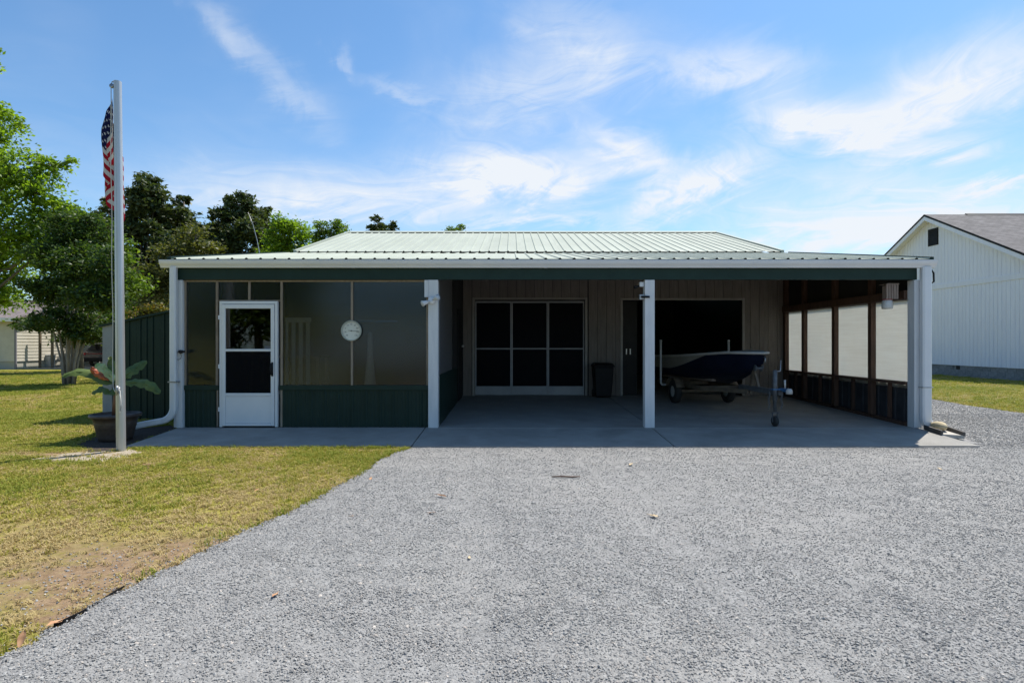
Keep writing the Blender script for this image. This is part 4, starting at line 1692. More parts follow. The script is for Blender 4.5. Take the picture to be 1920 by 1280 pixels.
for s in (-1, 1):
    q = MB()
    q.smooth = True
    q.lathe([(0.0, -0.02), (0.075, -0.02), (0.085, 0.0), (0.075, 0.02), (0.0, 0.02)], (bx_ + s * 0.2, by_ + 0.17, 0.195), 16, 'x')
    q.build('wheel', m_rubber, bn)

# ------------------------------------------------------------------ boat and trailer (own coordinates: -y is forward, bow end)
TA = math.atan2(0.32, 3.1)
ORI = Vector((4.14, 3.15, 0.075))
trailer = local(thing('boat_trailer', ORI, 'boat trailer with blue coupler and swivel jack wheel parked in the right bay', 'trailer', rz=TA))
m_tgalv = mat('dull_galvanised_trailer_steel', (0.10, 0.105, 0.11), (0.16, 0.165, 0.17), 14, 0.6, metal=0.4)
m_tframe = mat('brown_painted_steel', (0.10, 0.075, 0.05), (0.16, 0.12, 0.08), 8, 0.6)
m_blue = mat('blue_coupler', (0.03, 0.10, 0.22), (0.05, 0.15, 0.28), 8, 0.4)
m_pvc = mat('white_pvc', (0.42, 0.41, 0.39), (0.50, 0.49, 0.46), 6, 0.5)
fz_ = 0.40
for s in (-1, 1):
    q = MB()
    q.bar((s * 0.42, 1.55, fz_), (s * 0.42, -0.95, fz_), 0.05, 0.08)
    q.bar((s * 0.42, -0.95, fz_), (s * 0.03, -2.05, fz_ + 0.02), 0.05, 0.08)
    q.build('side_rail', m_tframe, trailer)
q = MB()
q.bar((0, -1.7, fz_ + 0.085), (0, -3.05, fz_ + 0.085), 0.075, 0.085)
q.build('tongue', m_tgalv, trailer)
for y in (1.5, 0.55, -0.9):
    q = MB()
    q.bar((-0.40, y, fz_ + 0.004), (0.40, y, fz_ + 0.004), 0.05, 0.07)
    q.build('cross_member', m_tframe, trailer)
q = MB()
q.bar((-0.55, 0, 0.265), (0.55, 0, 0.265), 0.05, 0.05)
q.build('axle', m_tframe, trailer)
for s in (-1, 1):
    q = MB()
    q.smooth = True
    q.lathe([(0.12, -0.06), (0.20, -0.065), (0.245, -0.055), (0.255, -0.02), (0.255, 0.02), (0.245, 0.055), (0.20, 0.065), (0.12, 0.06)], (s * 0.60, 0, 0.257), 28, 'x', close=False)
    wl = q.build('tyre', m_rubber, trailer)
    q = MB()
    q.smooth = True
    q.lathe([(0.0, s * 0.05), (0.04, s * 0.05), (0.05, s * 0.02), (0.10, s * 0.025), (0.125, s * 0.055), (0.125, -s * 0.055), (0.0, -s * 0.05)], (s * 0.60, 0, 0.257), 20, 'x')
    q.build('rim', m_pvc, wl)
    q = MB()
    q.smooth = True
    arcp = [(s * 0.60, -0.33 * math.cos(t), 0.257 + 0.31 * math.sin(t)) for t in [R(a) for a in range(20, 161, 14)]]
    q.grid([[(p[0] - 0.09, p[1], p[2]) for p in arcp], [(p[0] + 0.09, p[1], p[2]) for p in arcp]])
    q.build('fender', m_tframe, trailer, thick=0.006)
    q = MB()
    q.bar((s * 0.34, 1.35, fz_ + 0.13), (s * 0.24, -1.1, fz_ + 0.17), 0.09, 0.04)
    q.build('bunk', m_grey_wood, trailer)
    q = MB()
    q.smooth = True
    gy = 0.35
    q.tube([(s * 0.42, gy, fz_ - 0.02), (s * 0.76, gy, fz_ - 0.02), (s * 0.79, gy, fz_ + 0.01), (s * 0.79, gy, 1.36)], 0.024, 10)
    gp_ = q.build('guide_post', m_pvc, trailer)
    q = MB()
    q.smooth = True
    q.lathe([(0.029, 0.0), (0.029, 0.035), (0.02, 0.042), (0.0, 0.043)], (s * 0.79, gy, 1.335), 12)
    q.build('cap', m_pvc, gp_)
q = MB()
q.bar((0, -2.10, fz_ + 0.1), (0, -2.28, 0.98), 0.06, 0.06)
q.bar((0, -2.36, fz_ + 0.12), (0, -2.22, 0.80), 0.04, 0.04)
q.build('winch_post', m_tframe, trailer)
q = MB()
q.smooth = True
q.lathe([(0.0, -0.06), (0.06, -0.06), (0.06, -0.05), (0.03, -0.05), (0.03, 0.05), (0.06, 0.05), (0.06, 0.06), (0.0, 0.06)], (0, -2.34, 0.86), 14, 'x')
q.tube([(0.06, -2.34, 0.86), (0.10, -2.34, 0.86), (0.11, -2.30, 1.0), (0.16, -2.30, 1.0)], 0.008, 6)
q.build('winch', m_tgalv, trailer)
# coupler
q = MB()
q.bar((-0.16, -3.05, fz_ + 0.14), (0.13, -3.05, fz_ + 0.14), 0.10, 0.022)
q.bar((0.045, -2.98, fz_ + 0.13), (0.045, -3.22, fz_ + 0.13), 0.085, 0.055)
q.build('coupler', m_blue, trailer, bevel=0.006)
q = MB()
q.smooth = True
q.lathe([(0.0, 0.05), (0.03, 0.05), (0.05, 0.02), (0.052, -0.04), (0.0, -0.045)], (0.045, -3.22, fz_ + 0.115), 14)
q.tube([(0.03, -3.13, fz_ + 0.15), (0.03, -3.12, fz_ + 0.30)], [0.012, 0.018], 8)
q.build('latch', m_pvc, trailer)
# jack
jx, jy = -0.105, -3.06
q = MB()
q.smooth = True
q.tube([(jx, jy, 0.17), (jx, jy, 0.86)], 0.026, 12)
q.tube([(jx, jy, 0.36), (jx, jy, 0.845)], 0.036, 12)
jk = q.build('jack_post', m_tgalv, trailer)
q = MB()
q.smooth = True
q.tube([(jx, jy, 0.84), (jx + 0.09, jy, 0.84), (jx + 0.10, jy + 0.01, 0.86), (jx + 0.115, jy + 0.02, 1.02)], 0.009, 6)
q.build('crank', m_galv, jk)
q = MB()
q.smooth = True
q.lathe([(0.0, -0.032), (0.07, -0.032), (0.088, -0.018), (0.088, 0.018), (0.07, 0.032), (0.0, 0.032)], (jx, jy, 0.018), 20, 'x')
q.build('jack_wheel', m_rubber, jk)
q = MB()
for s in (-1, 1):
    q.bar((jx + s * 0.042, jy, 0.0), (jx + s * 0.042, jy, 0.15), 0.03, 0.006, up=(1, 0, 0))
q.box(jx - 0.05, jx + 0.05, jy - 0.02, jy + 0.02, 0.15, 0.165)
q.build('fork', m_tgalv, jk)
# safety chains
for s, xx in ((-1, -0.22), (1, 0.0)):
    q = MB()
    q.smooth = True
    for k in range(9):
        zc = fz_ + 0.09 - k * 0.032
        wob = 0.012 * math.sin(k * 1.3)
        pts = []
        for a in range(0, 361, 60):
            t = R(a)
            e1 = 0.012 * math.cos(t)
            pts.append((xx + wob + (e1 if k % 2 else 0), -3.08 + (0 if k % 2 else e1), zc + 0.022 * math.sin(t)))
        q.tube(pts, 0.0045, 5, caps=False)
    q.build('safety_chain', m_tgalv, trailer)

boat = local(thing('motor_boat', ORI + Vector((0, 0, 0.5)), 'small open boat with white topsides and navy hull on the trailer', 'boat', rz=TA))
m_hullw = mat('cream_gelcoat', (0.22, 0.205, 0.165), (0.27, 0.25, 0.21), 2, 0.5, spec=0.3)
m_rail = mat('white_gunwale', (0.36, 0.34, 0.30), (0.42, 0.40, 0.36), 4, 0.5)
m_navy = mat('navy_hull', (0.003, 0.005, 0.016), (0.006, 0.009, 0.024), 3, 0.45, spec=0.25)
LB, Y0 = 4.15, 1.62                     # stern at y = Y0, bow towards -y
stations = []
NSt = 22
for i in range(NSt + 1):
    t = i / NSt
    y = Y0 - LB * t
    w = 1 - max(0.0, (t - 0.42) / 0.58) ** 2.3
    bs = 0.66 * (0.94 + 0.06 * min(1, t * 3)) * max(0.0, w) ** 0.72
    zs = 0.50 + 0.02 * t + 0.16 * t ** 2.2 - 0.10 * max(0.0, t - 0.86) / 0.14 * 0.5
    bc = 0.56 * max(0.0, 1 - max(0.0, (t - 0.30) / 0.66) ** 2.0) ** 0.8 if t < 0.96 else 0.0
    zc = 0.10 + 0.36 * max(0.0, (t - 0.45) / 0.55) ** 1.8
    zk = 0.0 + 0.46 * max(0.0, (t - 0.62) / 0.38) ** 2.0
    k = 0.40 + 0.0 * t                 # paint break as a share of the side height
    k = max(0.0, 0.34 + 0.66 * max(0.0, (t - 0.30) / 0.46) ** 1.2)
    k = min(k, 0.985)
    stations.append((y, bs, zs, min(bc, bs), zc, zk, k))


def hull_rows(part):
    rows = []
    for (y, bs, zs, bc, zc, zk, k) in stations:
        row = []
        xb, zb = bc + (bs - bc) * k, zc + (zs - zc) * k
        if part == 'low':
            half = [(xb, zb), ((xb + bc) / 2 + 0.012, (zb + zc) / 2), (bc, zc), (bc * 0.93, zc - 0.012), (bc * 0.5, zc + (zk - zc) * 0.52), (0.0, zk)]
            row = [(-x_, y, z_) for x_, z_ in half] + [(x_, y, z_) for x_, z_ in half[::-1][1:]]
            rows.append(row)
        else:
            rows.append(((bs, zs), (xb, zb), y))
    return rows


q = MB()
q.smooth = True
q.grid(hull_rows('low'))
q.build('lower_hull', m_navy, boat)
for s in (-1, 1):
    q = MB()
    q.smooth = True
    q.grid([[(s * a[0], y, a[1]), (s * (a[0] * 0.5 + b_[0] * 0.5 + 0.01), y, (a[1] + b_[1]) / 2), (s * b_[0], y, b_[1])] for a, b_, y in hull_rows('up')])
    q.build('topside', m_hullw, boat)
q = MB()
y, bs, zs, bc, zc, zk, k = stations[0]
q._add([(-bs, y, zs), (-bc, y, zc), (0, y, zk), (bc, y, zc), (bs, y, zs), (0.25, y, zs - 0.03), (-0.25, y, zs - 0.03)], [(0, 1, 2, 3, 4, 5, 6)])
q.build('transom', m_hullw, boat)
q = MB()
q.smooth = True
rail = [(-st[1] - 0.004, st[0], st[2]) for st in stations] + [(st[1] + 0.004, st[0], st[2]) for st in stations[::-1][1:]]
q.tube(rail, 0.026, 8)
q.build('gunwale', m_rail, boat)
q = MB()
q.smooth = True
fr = [st for st in stations if st[0] < -1.45]
q.grid([[(-st[1], st[0], st[2] + 0.01), (0, st[0], st[2] + 0.05), (st[1], st[0], st[2] + 0.01)] for st in fr])
q.build('foredeck', m_hullw, boat)
for y, w in ((0.9, 0.56), (-0.1, 0.54), (-0.95, 0.40)):
    q = MB()
    q.box(-w, w, y - 0.14, y + 0.14, 0.34, 0.37)
    q.build('thwart', m_hullw, boat)
q = MB()
q.grid([[(-st[3] * 0.95, st[0], st[4] + 0.03), (st[3] * 0.95, st[0], st[4] + 0.03)] for st in stations[:-3]])
q.build('floor', m_hullw, boat)
q = MB()
q.smooth = True
yb = stations[-1][0]
q.tube([(0, yb - 0.01, 0.56), (0, yb - 0.05, 0.54), (0, yb - 0.05, 0.48), (0, yb - 0.0, 0.46)], 0.012, 6)
q.tube([(0.0, yb + 0.02, 0.50), (0.01, yb + 0.28, 0.34)], 0.008, 6)
q.build('bow_eye', m_galv, boat)

# ------------------------------------------------------------------ splash block and stone at the right downspout
sb = G(1775, 813, -0.03)
m_sb = mat('dark_splash_trough', (0.05, 0.045, 0.04), (0.10, 0.09, 0.08), 10, 0.8)
tr = thing('splash_trough', (6.86, -0.35, -0.02), 'dark splash trough lying under the right downspout elbow', 'splash block', rz=0.0)
A0, A1 = Vector((6.62, -0.19, -0.01)), Vector((6.60, -0.60, -0.025))
B0, B1 = Vector((6.93, -0.17, -0.01)), Vector((6.86, -0.70, -0.03))
for a, b_ in ((A0, A1), (B0, B1)):
    q = MB()
    q.bar(a + Vector((0, 0, .045)), b_ + Vector((0, 0, .03)), 0.035, 0.07)
    q.build('side_board', m_sb, tr, bevel=0.006)
q = MB()
q._add([A0 + Vector((0, 0, .012)), B0 + Vector((0, 0, .012)), B1 + Vector((0, 0, .012)), A1 + Vector((0, 0, .012)), A0 - Vector((0, 0, .1)), B0 - Vector((0, 0, .06)), B1 - Vector((0, 0, .04)), A1 - Vector((0, 0, .04))], [(0, 3, 2, 1), (4, 5, 6, 7), (0, 1, 5, 4), (1, 2, 6, 5), (2, 3, 7, 6), (3, 0, 4, 7)])
q.build('base', mat('trough_base', (0.40, 0.37, 0.32), (0.5, 0.46, 0.4), 8, 0.85), tr)
st_c = P(1755, 803, -0.30)
vs_, fs_ = [], []
q = MB()
q.smooth = True
rows = []
for i in range(9):
    ph = math.pi * i / 8
    row = []
    for j in range(17):
        t = 2 * math.pi * j / 16
        r_ = 1 + 0.12 * math.sin(3 * t + 1) * math.sin(ph) + 0.08 * math.cos(2 * t + i)
        row.append((6.78 + 0.085 * r_ * math.sin(ph) * math.cos(t), -0.30 + 0.15 * r_ * math.sin(ph) * math.sin(t), 0.065 + 0.075 * math.cos(ph)))
    rows.append(row)
q.grid(rows)
props(q.build('tan_stone', mat('tan_field_stone', (0.46, 0.37, 0.22), (0.60, 0.50, 0.33), 9, 0.85, 0.3, 25), loc=(6.78, -0.30, 0.0)), 'rounded tan stone lying in the splash trough at the right corner', 'stone')

# ------------------------------------------------------------------ things inside the porch, seen dimly through sheets and door glass
tb = thing('porch_table', (-4.3, 1.6, 0.0), 'dim work table behind the storm door glass', 'table')
q = MB()
q.box(-5.0, -3.6, 1.35, 1.95, 1.10, 1.14)
q.build('top', m_grey_wood, tb)
for xx in (-4.95, -3.68):
    for yy in (1.38, 1.88):
        q = MB()
        q.box(xx, xx + 0.06, yy, yy + 0.06, 0.01, 1.098)
        q.build('leg', m_grey_wood, tb)
c = P(466, 648, 1.5)
q = MB()
q.box(c.x - 0.085, c.x + 0.085, 1.42, 1.58, 1.142, 1.34)
props(q.build('cream_box', mat('cream_carton', (0.50, 0.46, 0.36), rough=0.7), loc=(c.x, 1.5, 1.142), bevel=0.004), 'cream carton behind the lower left of the door glass', 'box')
c = P(506, 649, 1.5)
q = MB()
q.box(c.x - 0.07, c.x + 0.07, 1.42, 1.58, 1.142, 1.33)
props(q.build('blue_box', mat('pale_blue_carton', (0.30, 0.33, 0.60), rough=0.6), loc=(c.x, 1.5, 1.142), bevel=0.004), 'pale blue carton behind the lower right of the door glass', 'box')
c = P(465, 634, 1.5)
ft = thing('table_fan', (c.x, 1.50, 1.342), 'small pale fan on the cream carton behind the door glass', 'fan')
q = MB()
q.smooth = True
q.lathe([(0.0, 0.0), (0.055, 0.0), (0.05, 0.02), (0.018, 0.05), (0.014, 0.09), (0.0, 0.095)], (c.x, 1.5, 1.342), 14)
q.build('base', m_galv, ft)
q = MB()
q.smooth = True
for rr in (0.025, 0.045, 0.065):
    q.tube([(c.x + rr * math.cos(R(a)), 1.47, 1.49 + rr * math.sin(R(a))) for a in range(0, 361, 30)], 0.004, 5, caps=False)
q.build('guard', m_galv, ft)
# slatted white chair and an added pale glint stand-in behind the right-hand sheets
ch = thing('slatted_chair', (P(556, 640, 1.0).x, 1.05, 0), 'white slatted chair back dimly visible through the porch panel right of the door', 'chair')
c0 = P(556, 640, 1.0).x
for k in range(4):
    q = MB()
    xx = c0 - 0.22 + k * 0.13
    q.box(xx, xx + 0.07, 1.0, 1.025, 0.55, 1.75)
    q.build('slat', m_white, ch)
q = MB()
q.box(c0 - 0.25, c0 + 0.27, 0.975, 0.998, 1.752, 1.84)
q.build('top_rail', m_white, ch)
q = MB()
q.box(c0 - 0.25, c0 + 0.27, 0.55, 1.05, 0.50, 0.545)
q.build('seat', m_white, ch)
for xx in (c0 - 0.25, c0 + 0.22):
    for yy in (0.56, 1.0):
        q = MB()
        q.box(xx, xx + 0.05, yy, yy + 0.045, 0.01, 0.498)
        q.build('leg', m_white, ch)
c = P(694, 660, 0.24)  # added taper, made white to imitate a bright glint on the panel
q = MB()
q.smooth = True
q.lathe([(0.0, 0.01), (0.15, 0.01), (0.13, 0.35), (0.085, 0.8), (0.05, 1.2), (0.035, 1.55), (0.0, 1.56)], (c.x, 0.24, 0), 24)
props(q.build('glint_stand_in', mat('glint_white', (0.80, 0.80, 0.79), (0.86, 0.86, 0.85), 5, 0.7), loc=(c.x, 0.24, 0)), 'added pale taper behind the porch panel, standing in for a bright glint right of the thermometer', 'glint stand-in')
# blue shelf edge
q = MB()
q.smooth = True
q.tube([P(672, 602, 0.5), P(746, 602.5, 0.5)], 0.022, 8)
props(q.build('blue_rod', mat('blue_plastic', (0.10, 0.22, 0.50), rough=0.4), loc=P(672, 602, 0.5)), 'blue horizontal rod behind the porch panel beside the thermometer', 'rod')

# ------------------------------------------------------------------ edging strip, stick and fallen leaves
q = MB()
ed = [G(x, y, GRAV_Z) for x, y in ((100, 1174), (118, 1167), (150, 1150), (190, 1127), (214, 1113), (232, 1101))]
rows = [[p + Vector((0, 0, -0.03)) for p in ed], [p + Vector((0.0, 0.004, 0.014 + 0.004 * math.sin(i * 2))) for i, p in enumerate(ed)]]
q.grid(rows)
props(q.build('edging_strip', m_black, loc=ed[0], thick=0.006), 'short black plastic edging strip between bare soil and gravel', 'edging')
m_dl = [mat('dry_leaf_brown', (0.16, 0.08, 0.04), (0.26, 0.14, 0.07), 20, 0.8), mat('dry_leaf_orange', (0.38, 0.19, 0.09), (0.48, 0.27, 0.14), 20, 0.8), mat('dry_leaf_tan', (0.50, 0.36, 0.20), (0.60, 0.46, 0.28), 20, 0.8)]
LEAVES = [(105, 1166, 0.075, 1, 'orange-brown curled leaf lying on the end of the black edging strip'), (41, 1198, 0.06, 1, 'orange leaf standing on the grass in the lower left corner'), (275, 871, 0.07, 0, 'dark brown clump of leaf on the lawn right of the flagpole foot'), (669, 967, 0.07, 0, 'dark brown leaf on gravel nearest the lawn edge'), (695, 897, 0.055, 1, 'orange leaf on gravel close to the far corner of the lawn'), (828, 934, 0.07, 0, 'dark brown leaf on gravel left of the drive centre'), (810, 966, 0.045, 0, 'tiny dark leaf on gravel below the left of centre leaf'), (1226, 967, 0.075, 2, 'pale tan star-shaped leaf on gravel right of centre'), (1183, 872, 0.07, 2, 'pale tan leaf on gravel close to the concrete apron'), (482, 918, 0.05, 1, 'orange leaf lying on the lawn left of the gravel edge'), (516, 1127, 0.045, 1, 'small orange leaf in the lower left part of the gravel'), (1762, 886, 0.06, 2, 'tan leaf on gravel at the far right'), (538, 1022, 0.04, 1, 'small reddish leaf on gravel near the lower lawn edge'), (880, 1048, 0.035, 2, 'tiny yellowish leaf on gravel straight below the left post')]
for (x, y, s, mi, lab) in LEAVES:
    s *= 0.8
    lawn_leaf = 'lawn' in lab or 'grass' in lab
    c = G(x, y, (LAWN_Z + 0.035) if lawn_leaf else GRAV_Z + 0.016)
    if not lawn_leaf and 'edging' not in lab:
        c.z += float(relief(np.array([c.x]), np.array([c.y]))[0])
    a0 = random.uniform(0, 6.28)
    q = MB()
    q.smooth = True
    outline = [(0, -0.55), (0.16, -0.28), (0.36, -0.22), (0.26, 0.0), (0.40, 0.22), (0.16, 0.26), (0, 0.6)]
    if '-shaped' not in lab:
        outline = [(0, -0.6), (0.12, -0.4), (0.25, -0.15), (0.28, 0.1), (0.2, 0.32), (0.08, 0.5), (0, 0.62)]
    rows = []
    ct = random.uniform(0.25, 0.6)
    for (w, l) in outline:
        rows.append([(w * a * s * 1.3, l * s * 1.5, s * (ct * (abs(a) * w) + 0.5 * l * l * ct + 0.05 * math.sin(l * 9 + a))) for a in (-1, -0.5, 0, 0.5, 1)])
    q.grid(rows)
    q.tube([(0, -0.6 * 1.5 * s, 0.18 * ct * s), (0.02 * s, -1.25 * s, 0.1 * s)], 0.0018, 4)
    o = q.build('fallen_leaf', m_dl[mi])
    o.location = c
    o.rotation_euler = (R(random.uniform(-10, 10)), R(random.uniform(-10, 10)), a0)
    if 'standing' in lab:
        o.rotation_euler = (R(50), 0, R(15))
    props(o, lab, 'leaf', 'fallen leaves')
c = G(1062, 896, GRAV_Z + 0.012)
c.z += float(relief(np.array([c.x]), np.array([c.y]))[0])
q = MB()
q.smooth = True
q.tube([c + Vector((-0.16, 0.01, 0)), c + Vector((-0.05, 0, 0.006)), c + Vector((0.05, -0.012, 0.003)), c + Vector((0.15, 0.004, 0.004))], [0.006, 0.009, 0.009, 0.005], 7)
props(q.build('stick', mat('dead_twig', (0.10, 0.06, 0.045), (0.18, 0.12, 0.09), 20, 0.9), loc=c), 'short dark stick lying on the gravel in front of the middle bay', 'stick')

# ------------------------------------------------------------------ white house on the right
wh = thing('white_house', (19.6, 17.4, LAWN_Z), 'white gabled house with vertical siding and grey shingle roof', 'house')
WXH, AY, AZ, SLP = 19.6, 17.43, 7.30, 0.498
Y0h, Y1h = 10.6, 24.26
roofz = lambda y: AZ - 0.10 - abs(y - AY) * SLP
m_wh = mat('white_house_siding', (0.76, 0.765, 0.84), (0.82, 0.825, 0.88), 2, 0.6, 0.05, 30, stretch=(4, 4, 0.5), vary=0.015)
m_block = mat('grey_concrete_block', (0.20, 0.20, 0.205), (0.28, 0.28, 0.28), 9, 0.9, 0.4, 60, vary=0.12)


def shingle_material(name, a, b, c):
    mm = bpy.data.materials.new(name)
    mm.use_nodes = True
    nt = mm.node_tree
    N, L = nt.nodes.new, nt.links.new
    bs = nt.nodes['Principled BSDF']
    bs.inputs['Roughness'].default_value = 0.9
    tc = N('ShaderNodeTexCoord')
    br = N('ShaderNodeTexBrick')
    br.inputs['Scale'].default_value = 1.0
    br.inputs['Brick Width'].default_value = 0.30
    br.inputs['Row Height'].default_value = 0.13
    br.inputs['Mortar Size'].default_value = 0.008
    br.inputs['Mortar Smooth'].default_value = 0.2
    br.inputs['Color1'].default_value = (*a, 1)
    br.inputs['Color2'].default_value = (*b, 1)
    br.inputs['Mortar'].default_value = (*c, 1)
    L(tc.outputs['Object'], br.inputs['Vector'])
    ns = N('ShaderNodeTexNoise')
    ns.inputs['Scale'].default_value = 3.0
    ns.inputs['Detail'].default_value = 8
    L(tc.outputs['Object'], ns.inputs['Vector'])
    mr = N('ShaderNodeMapRange')
    mr.inputs[1].default_value, mr.inputs[2].default_value = 0.3, 0.7
    mr.inputs[3].default_value, mr.inputs[4].default_value = 0.75, 1.25
    L(ns.outputs['Fac'], mr.inputs[0])
    mx = N('ShaderNodeMix')
    mx.data_type = 'RGBA'
    mx.blend_type = 'MULTIPLY'
    mx.inputs[0].default_value = 1
    L(br.outputs['Color'], mx.inputs[6])
    L(mr.outputs[0], mx.inputs[7])
    L(mx.outputs[2], bs.inputs['Base Color'])
    bp = N('ShaderNodeBump')
    bp.inputs['Strength'].default_value = 0.5
    bp.inputs['Distance'].default_value = 0.02
    L(br.outputs['Fac'], bp.inputs['Height'])
    bp.invert = True
    L(bp.outputs['Normal'], bs.inputs['Normal'])
    return mm


m_shing = shingle_material('grey_shingles', (0.10, 0.092, 0.092), (0.15, 0.138, 0.138), (0.055, 0.05, 0.05))
m_shing2 = shingle_material('brown_shingles', (0.15, 0.12, 0.115), (0.21, 0.17, 0.16), (0.08, 0.07, 0.07))
q = MB()
q.prism([(WXH + 0.02, Y0h, 0.4), (WXH + 0.02, Y1h, 0.4), (WXH + 0.02, Y1h, roofz(Y1h) - .02), (WXH + 0.02, AY, roofz(AY) - .02), (WXH + 0.02, Y0h, roofz(Y0h) - .02)], (14, 0, 0))
q.build('wall_core', m_wh, wh)
gab = bpy.data.objects.new('gable_wall', None)
link(gab, wh)
y = Y0h
while y < Y1h - 0.05:
    y1 = min(y + 0.2032 - 0.011, Y1h)
    q = MB()
    q.box(WXH, WXH + 0.019, y, y1, 0.385, 3.86)
    q.build('siding_board', m_wh, gab)
    za, zb = roofz(y) - .03, roofz(y1) - .03
    if min(za, zb) > 4.0:
        q = MB()
        q.prism([(WXH - 0.008, y, 4.0), (WXH - 0.008, y1, 4.0), (WXH - 0.008, y1, zb), (WXH - 0.008, y, za)], (0.027, 0, 0))
        q.build('siding_board', m_wh, gab)
    y += 0.2032
q = MB()
q.box(WXH - 0.035, WXH - 0.001, Y0h - 0.02, Y1h + 0.02, 3.84, 4.07)
q.build('belt_board', m_wh, wh, bevel=0.006)
for yy in (Y0h - 0.03, Y1h - 0.09):
    q = MB()
    q.box(WXH - 0.02, WXH - 0.002, yy, yy + 0.12, 0.385, 3.82)
    q.build('corner_board', m_wh, wh)
# foundation blocks
fd = bpy.data.objects.new('foundation', None)
link(fd, wh)
q = MB()
q.box(WXH + 0.07, WXH + 13, Y0h + 0.05, Y1h - 0.05, -0.4, 0.398)
q.build('foundation_core', m_block, fd)
first = None
vent_y = P(1797, 690, WXH).x
zv = (WXH * F / (1797 - CX)) - D
for r in range(3):
    y = Y0h + (0.1 if r % 2 else 0.0)
    while y < Y1h - 0.42:
        zb = -0.21 + r * 0.205
        if not (r == 2 and abs(y + 0.2 - zv) < 0.2):
            q = MB()
            if first is None:
                q.box(WXH + 0.045, WXH + 0.068, y, y + 0.393, zb, zb + 0.194)
                first = q.build('block', m_block, fd)
                fy, fzz = y, zb
            else:
                again(first, fd, (0, y - fy, zb - fzz))
        y += 0.405
q = MB()
q.box(WXH + 0.05, WXH + 0.066, zv - 0.2, zv + 0.2, 0.21, 0.385)
vn = q.build('crawl_vent', m_black, fd)
# gable vent
va, vb = (WXH * F / (1760 - CX)) - D, (WXH * F / (1741 - CX)) - D
vz0, vz1 = H + (CY - 459) * (va + D) / F + 0.02, H + (CY - 428) * (va + D) / F + 0.05
gv = bpy.data.objects.new('gable_vent', None)
link(gv, wh)
q = MB()
q.box(WXH - 0.03, WXH - 0.010, va, vb, vz0, vz1)
q.build('vent_frame', m_black, gv)
nsl = 7
for k in range(nsl):
    z = vz0 + 0.03 + (vz1 - vz0 - 0.06) * k / nsl
    q = MB()
    q.prism([(WXH - 0.032, va + 0.03, z), (WXH - 0.052, va + 0.03, z), (WXH - 0.034, va + 0.03, z + 0.08)], (0, vb - va - 0.06, 0))
    q.build('louvre_slat', m_black, gv)
# roof: two shingled slopes, white rake boards, dark drip edge, soffits, ridge cap
RX = WXH - 0.38
for s in (-1, 1):
    ye = Y0h - 0.45 if s < 0 else Y1h + 0.45
    ze = AZ - abs(ye - AY) * SLP
    q = MB()
    q.prism([(RX - 0.02, AY, AZ), (RX - 0.02, ye, ze), (RX - 0.02, ye, ze + 0.05), (RX - 0.02, AY, AZ + 0.05)], (16.4, 0, 0))
    q.build('roof_slope', m_shing, wh)
    q = MB()
    q.prism([(RX - 0.03, AY, AZ - 0.045), (RX - 0.03, ye, ze - 0.045), (RX - 0.03, ye, ze + 0.053), (RX - 0.03, AY, AZ + 0.053)], (0.008, 0, 0))
    q.build('drip_edge', m_black, wh)
    q = MB()
    q.prism([(RX - 0.018, AY, AZ - 0.23), (RX - 0.018, ye, ze - 0.23), (RX - 0.018, ye, ze - 0.005), (RX - 0.018, AY, AZ - 0.005)], (0.03, 0, 0))
    q.build('rake_board', m_wh, wh)
    q = MB()
    q.prism([(RX + 0.014, AY, AZ - 0.12), (RX + 0.014, ye, ze - 0.12), (RX + 0.014, ye, ze - 0.10), (RX + 0.014, AY, AZ - 0.10)], (0.42, 0, 0))
    q.build('soffit', m_wh, wh)
    q = MB()
    q.box(RX + 0.02, RX + 16, ye - 0.02, ye + 0.02, ze - 0.2, ze - 0.004)
    q.build('eave_board', m_wh, wh)
q = MB()
q.prism([(RX + 1.9, AY - 0.16, AZ - 0.02), (RX + 1.9, AY, AZ + 0.10), (RX + 1.9, AY + 0.16, AZ - 0.02)], (13, 0, 0))
q.build('ridge_vent', m_black, wh)

# ------------------------------------------------------------------ neighbouring house and carport far left
nb = thing('beige_house', (-31, 23, LAWN_Z), 'beige lap-sided house with brown roof behind the crape myrtle at the far left', 'house')
m_beige = mat('beige_lap_siding', (0.52, 0.48, 0.40), (0.58, 0.54, 0.46), 3, 0.6)
m_skirt = mat('pale_skirting', (0.42, 0.40, 0.34), rough=0.8)


def lap(name, a, b, z0, z1, out, parent, m_, h=0.18):
    """overlapping horizontal boards between two plan points, one mesh for this far wall"""
    a, b, out = Vector(a), Vector(b), Vector(out)
    q = MB()
    z = z0
    while z < z1 - 0.01:
        zt = min(z + h, z1)
        q.prism([Vector((a.x, a.y, z)) + out * 0.022, Vector((a.x, a.y, zt)) + out * 0.004, Vector((a.x, a.y, zt)) - out * 0.02, Vector((a.x, a.y, z)) - out * 0.02], Vector((b.x - a.x, b.y - a.y, 0)))
        z = zt
    return q.build(name, m_, parent)


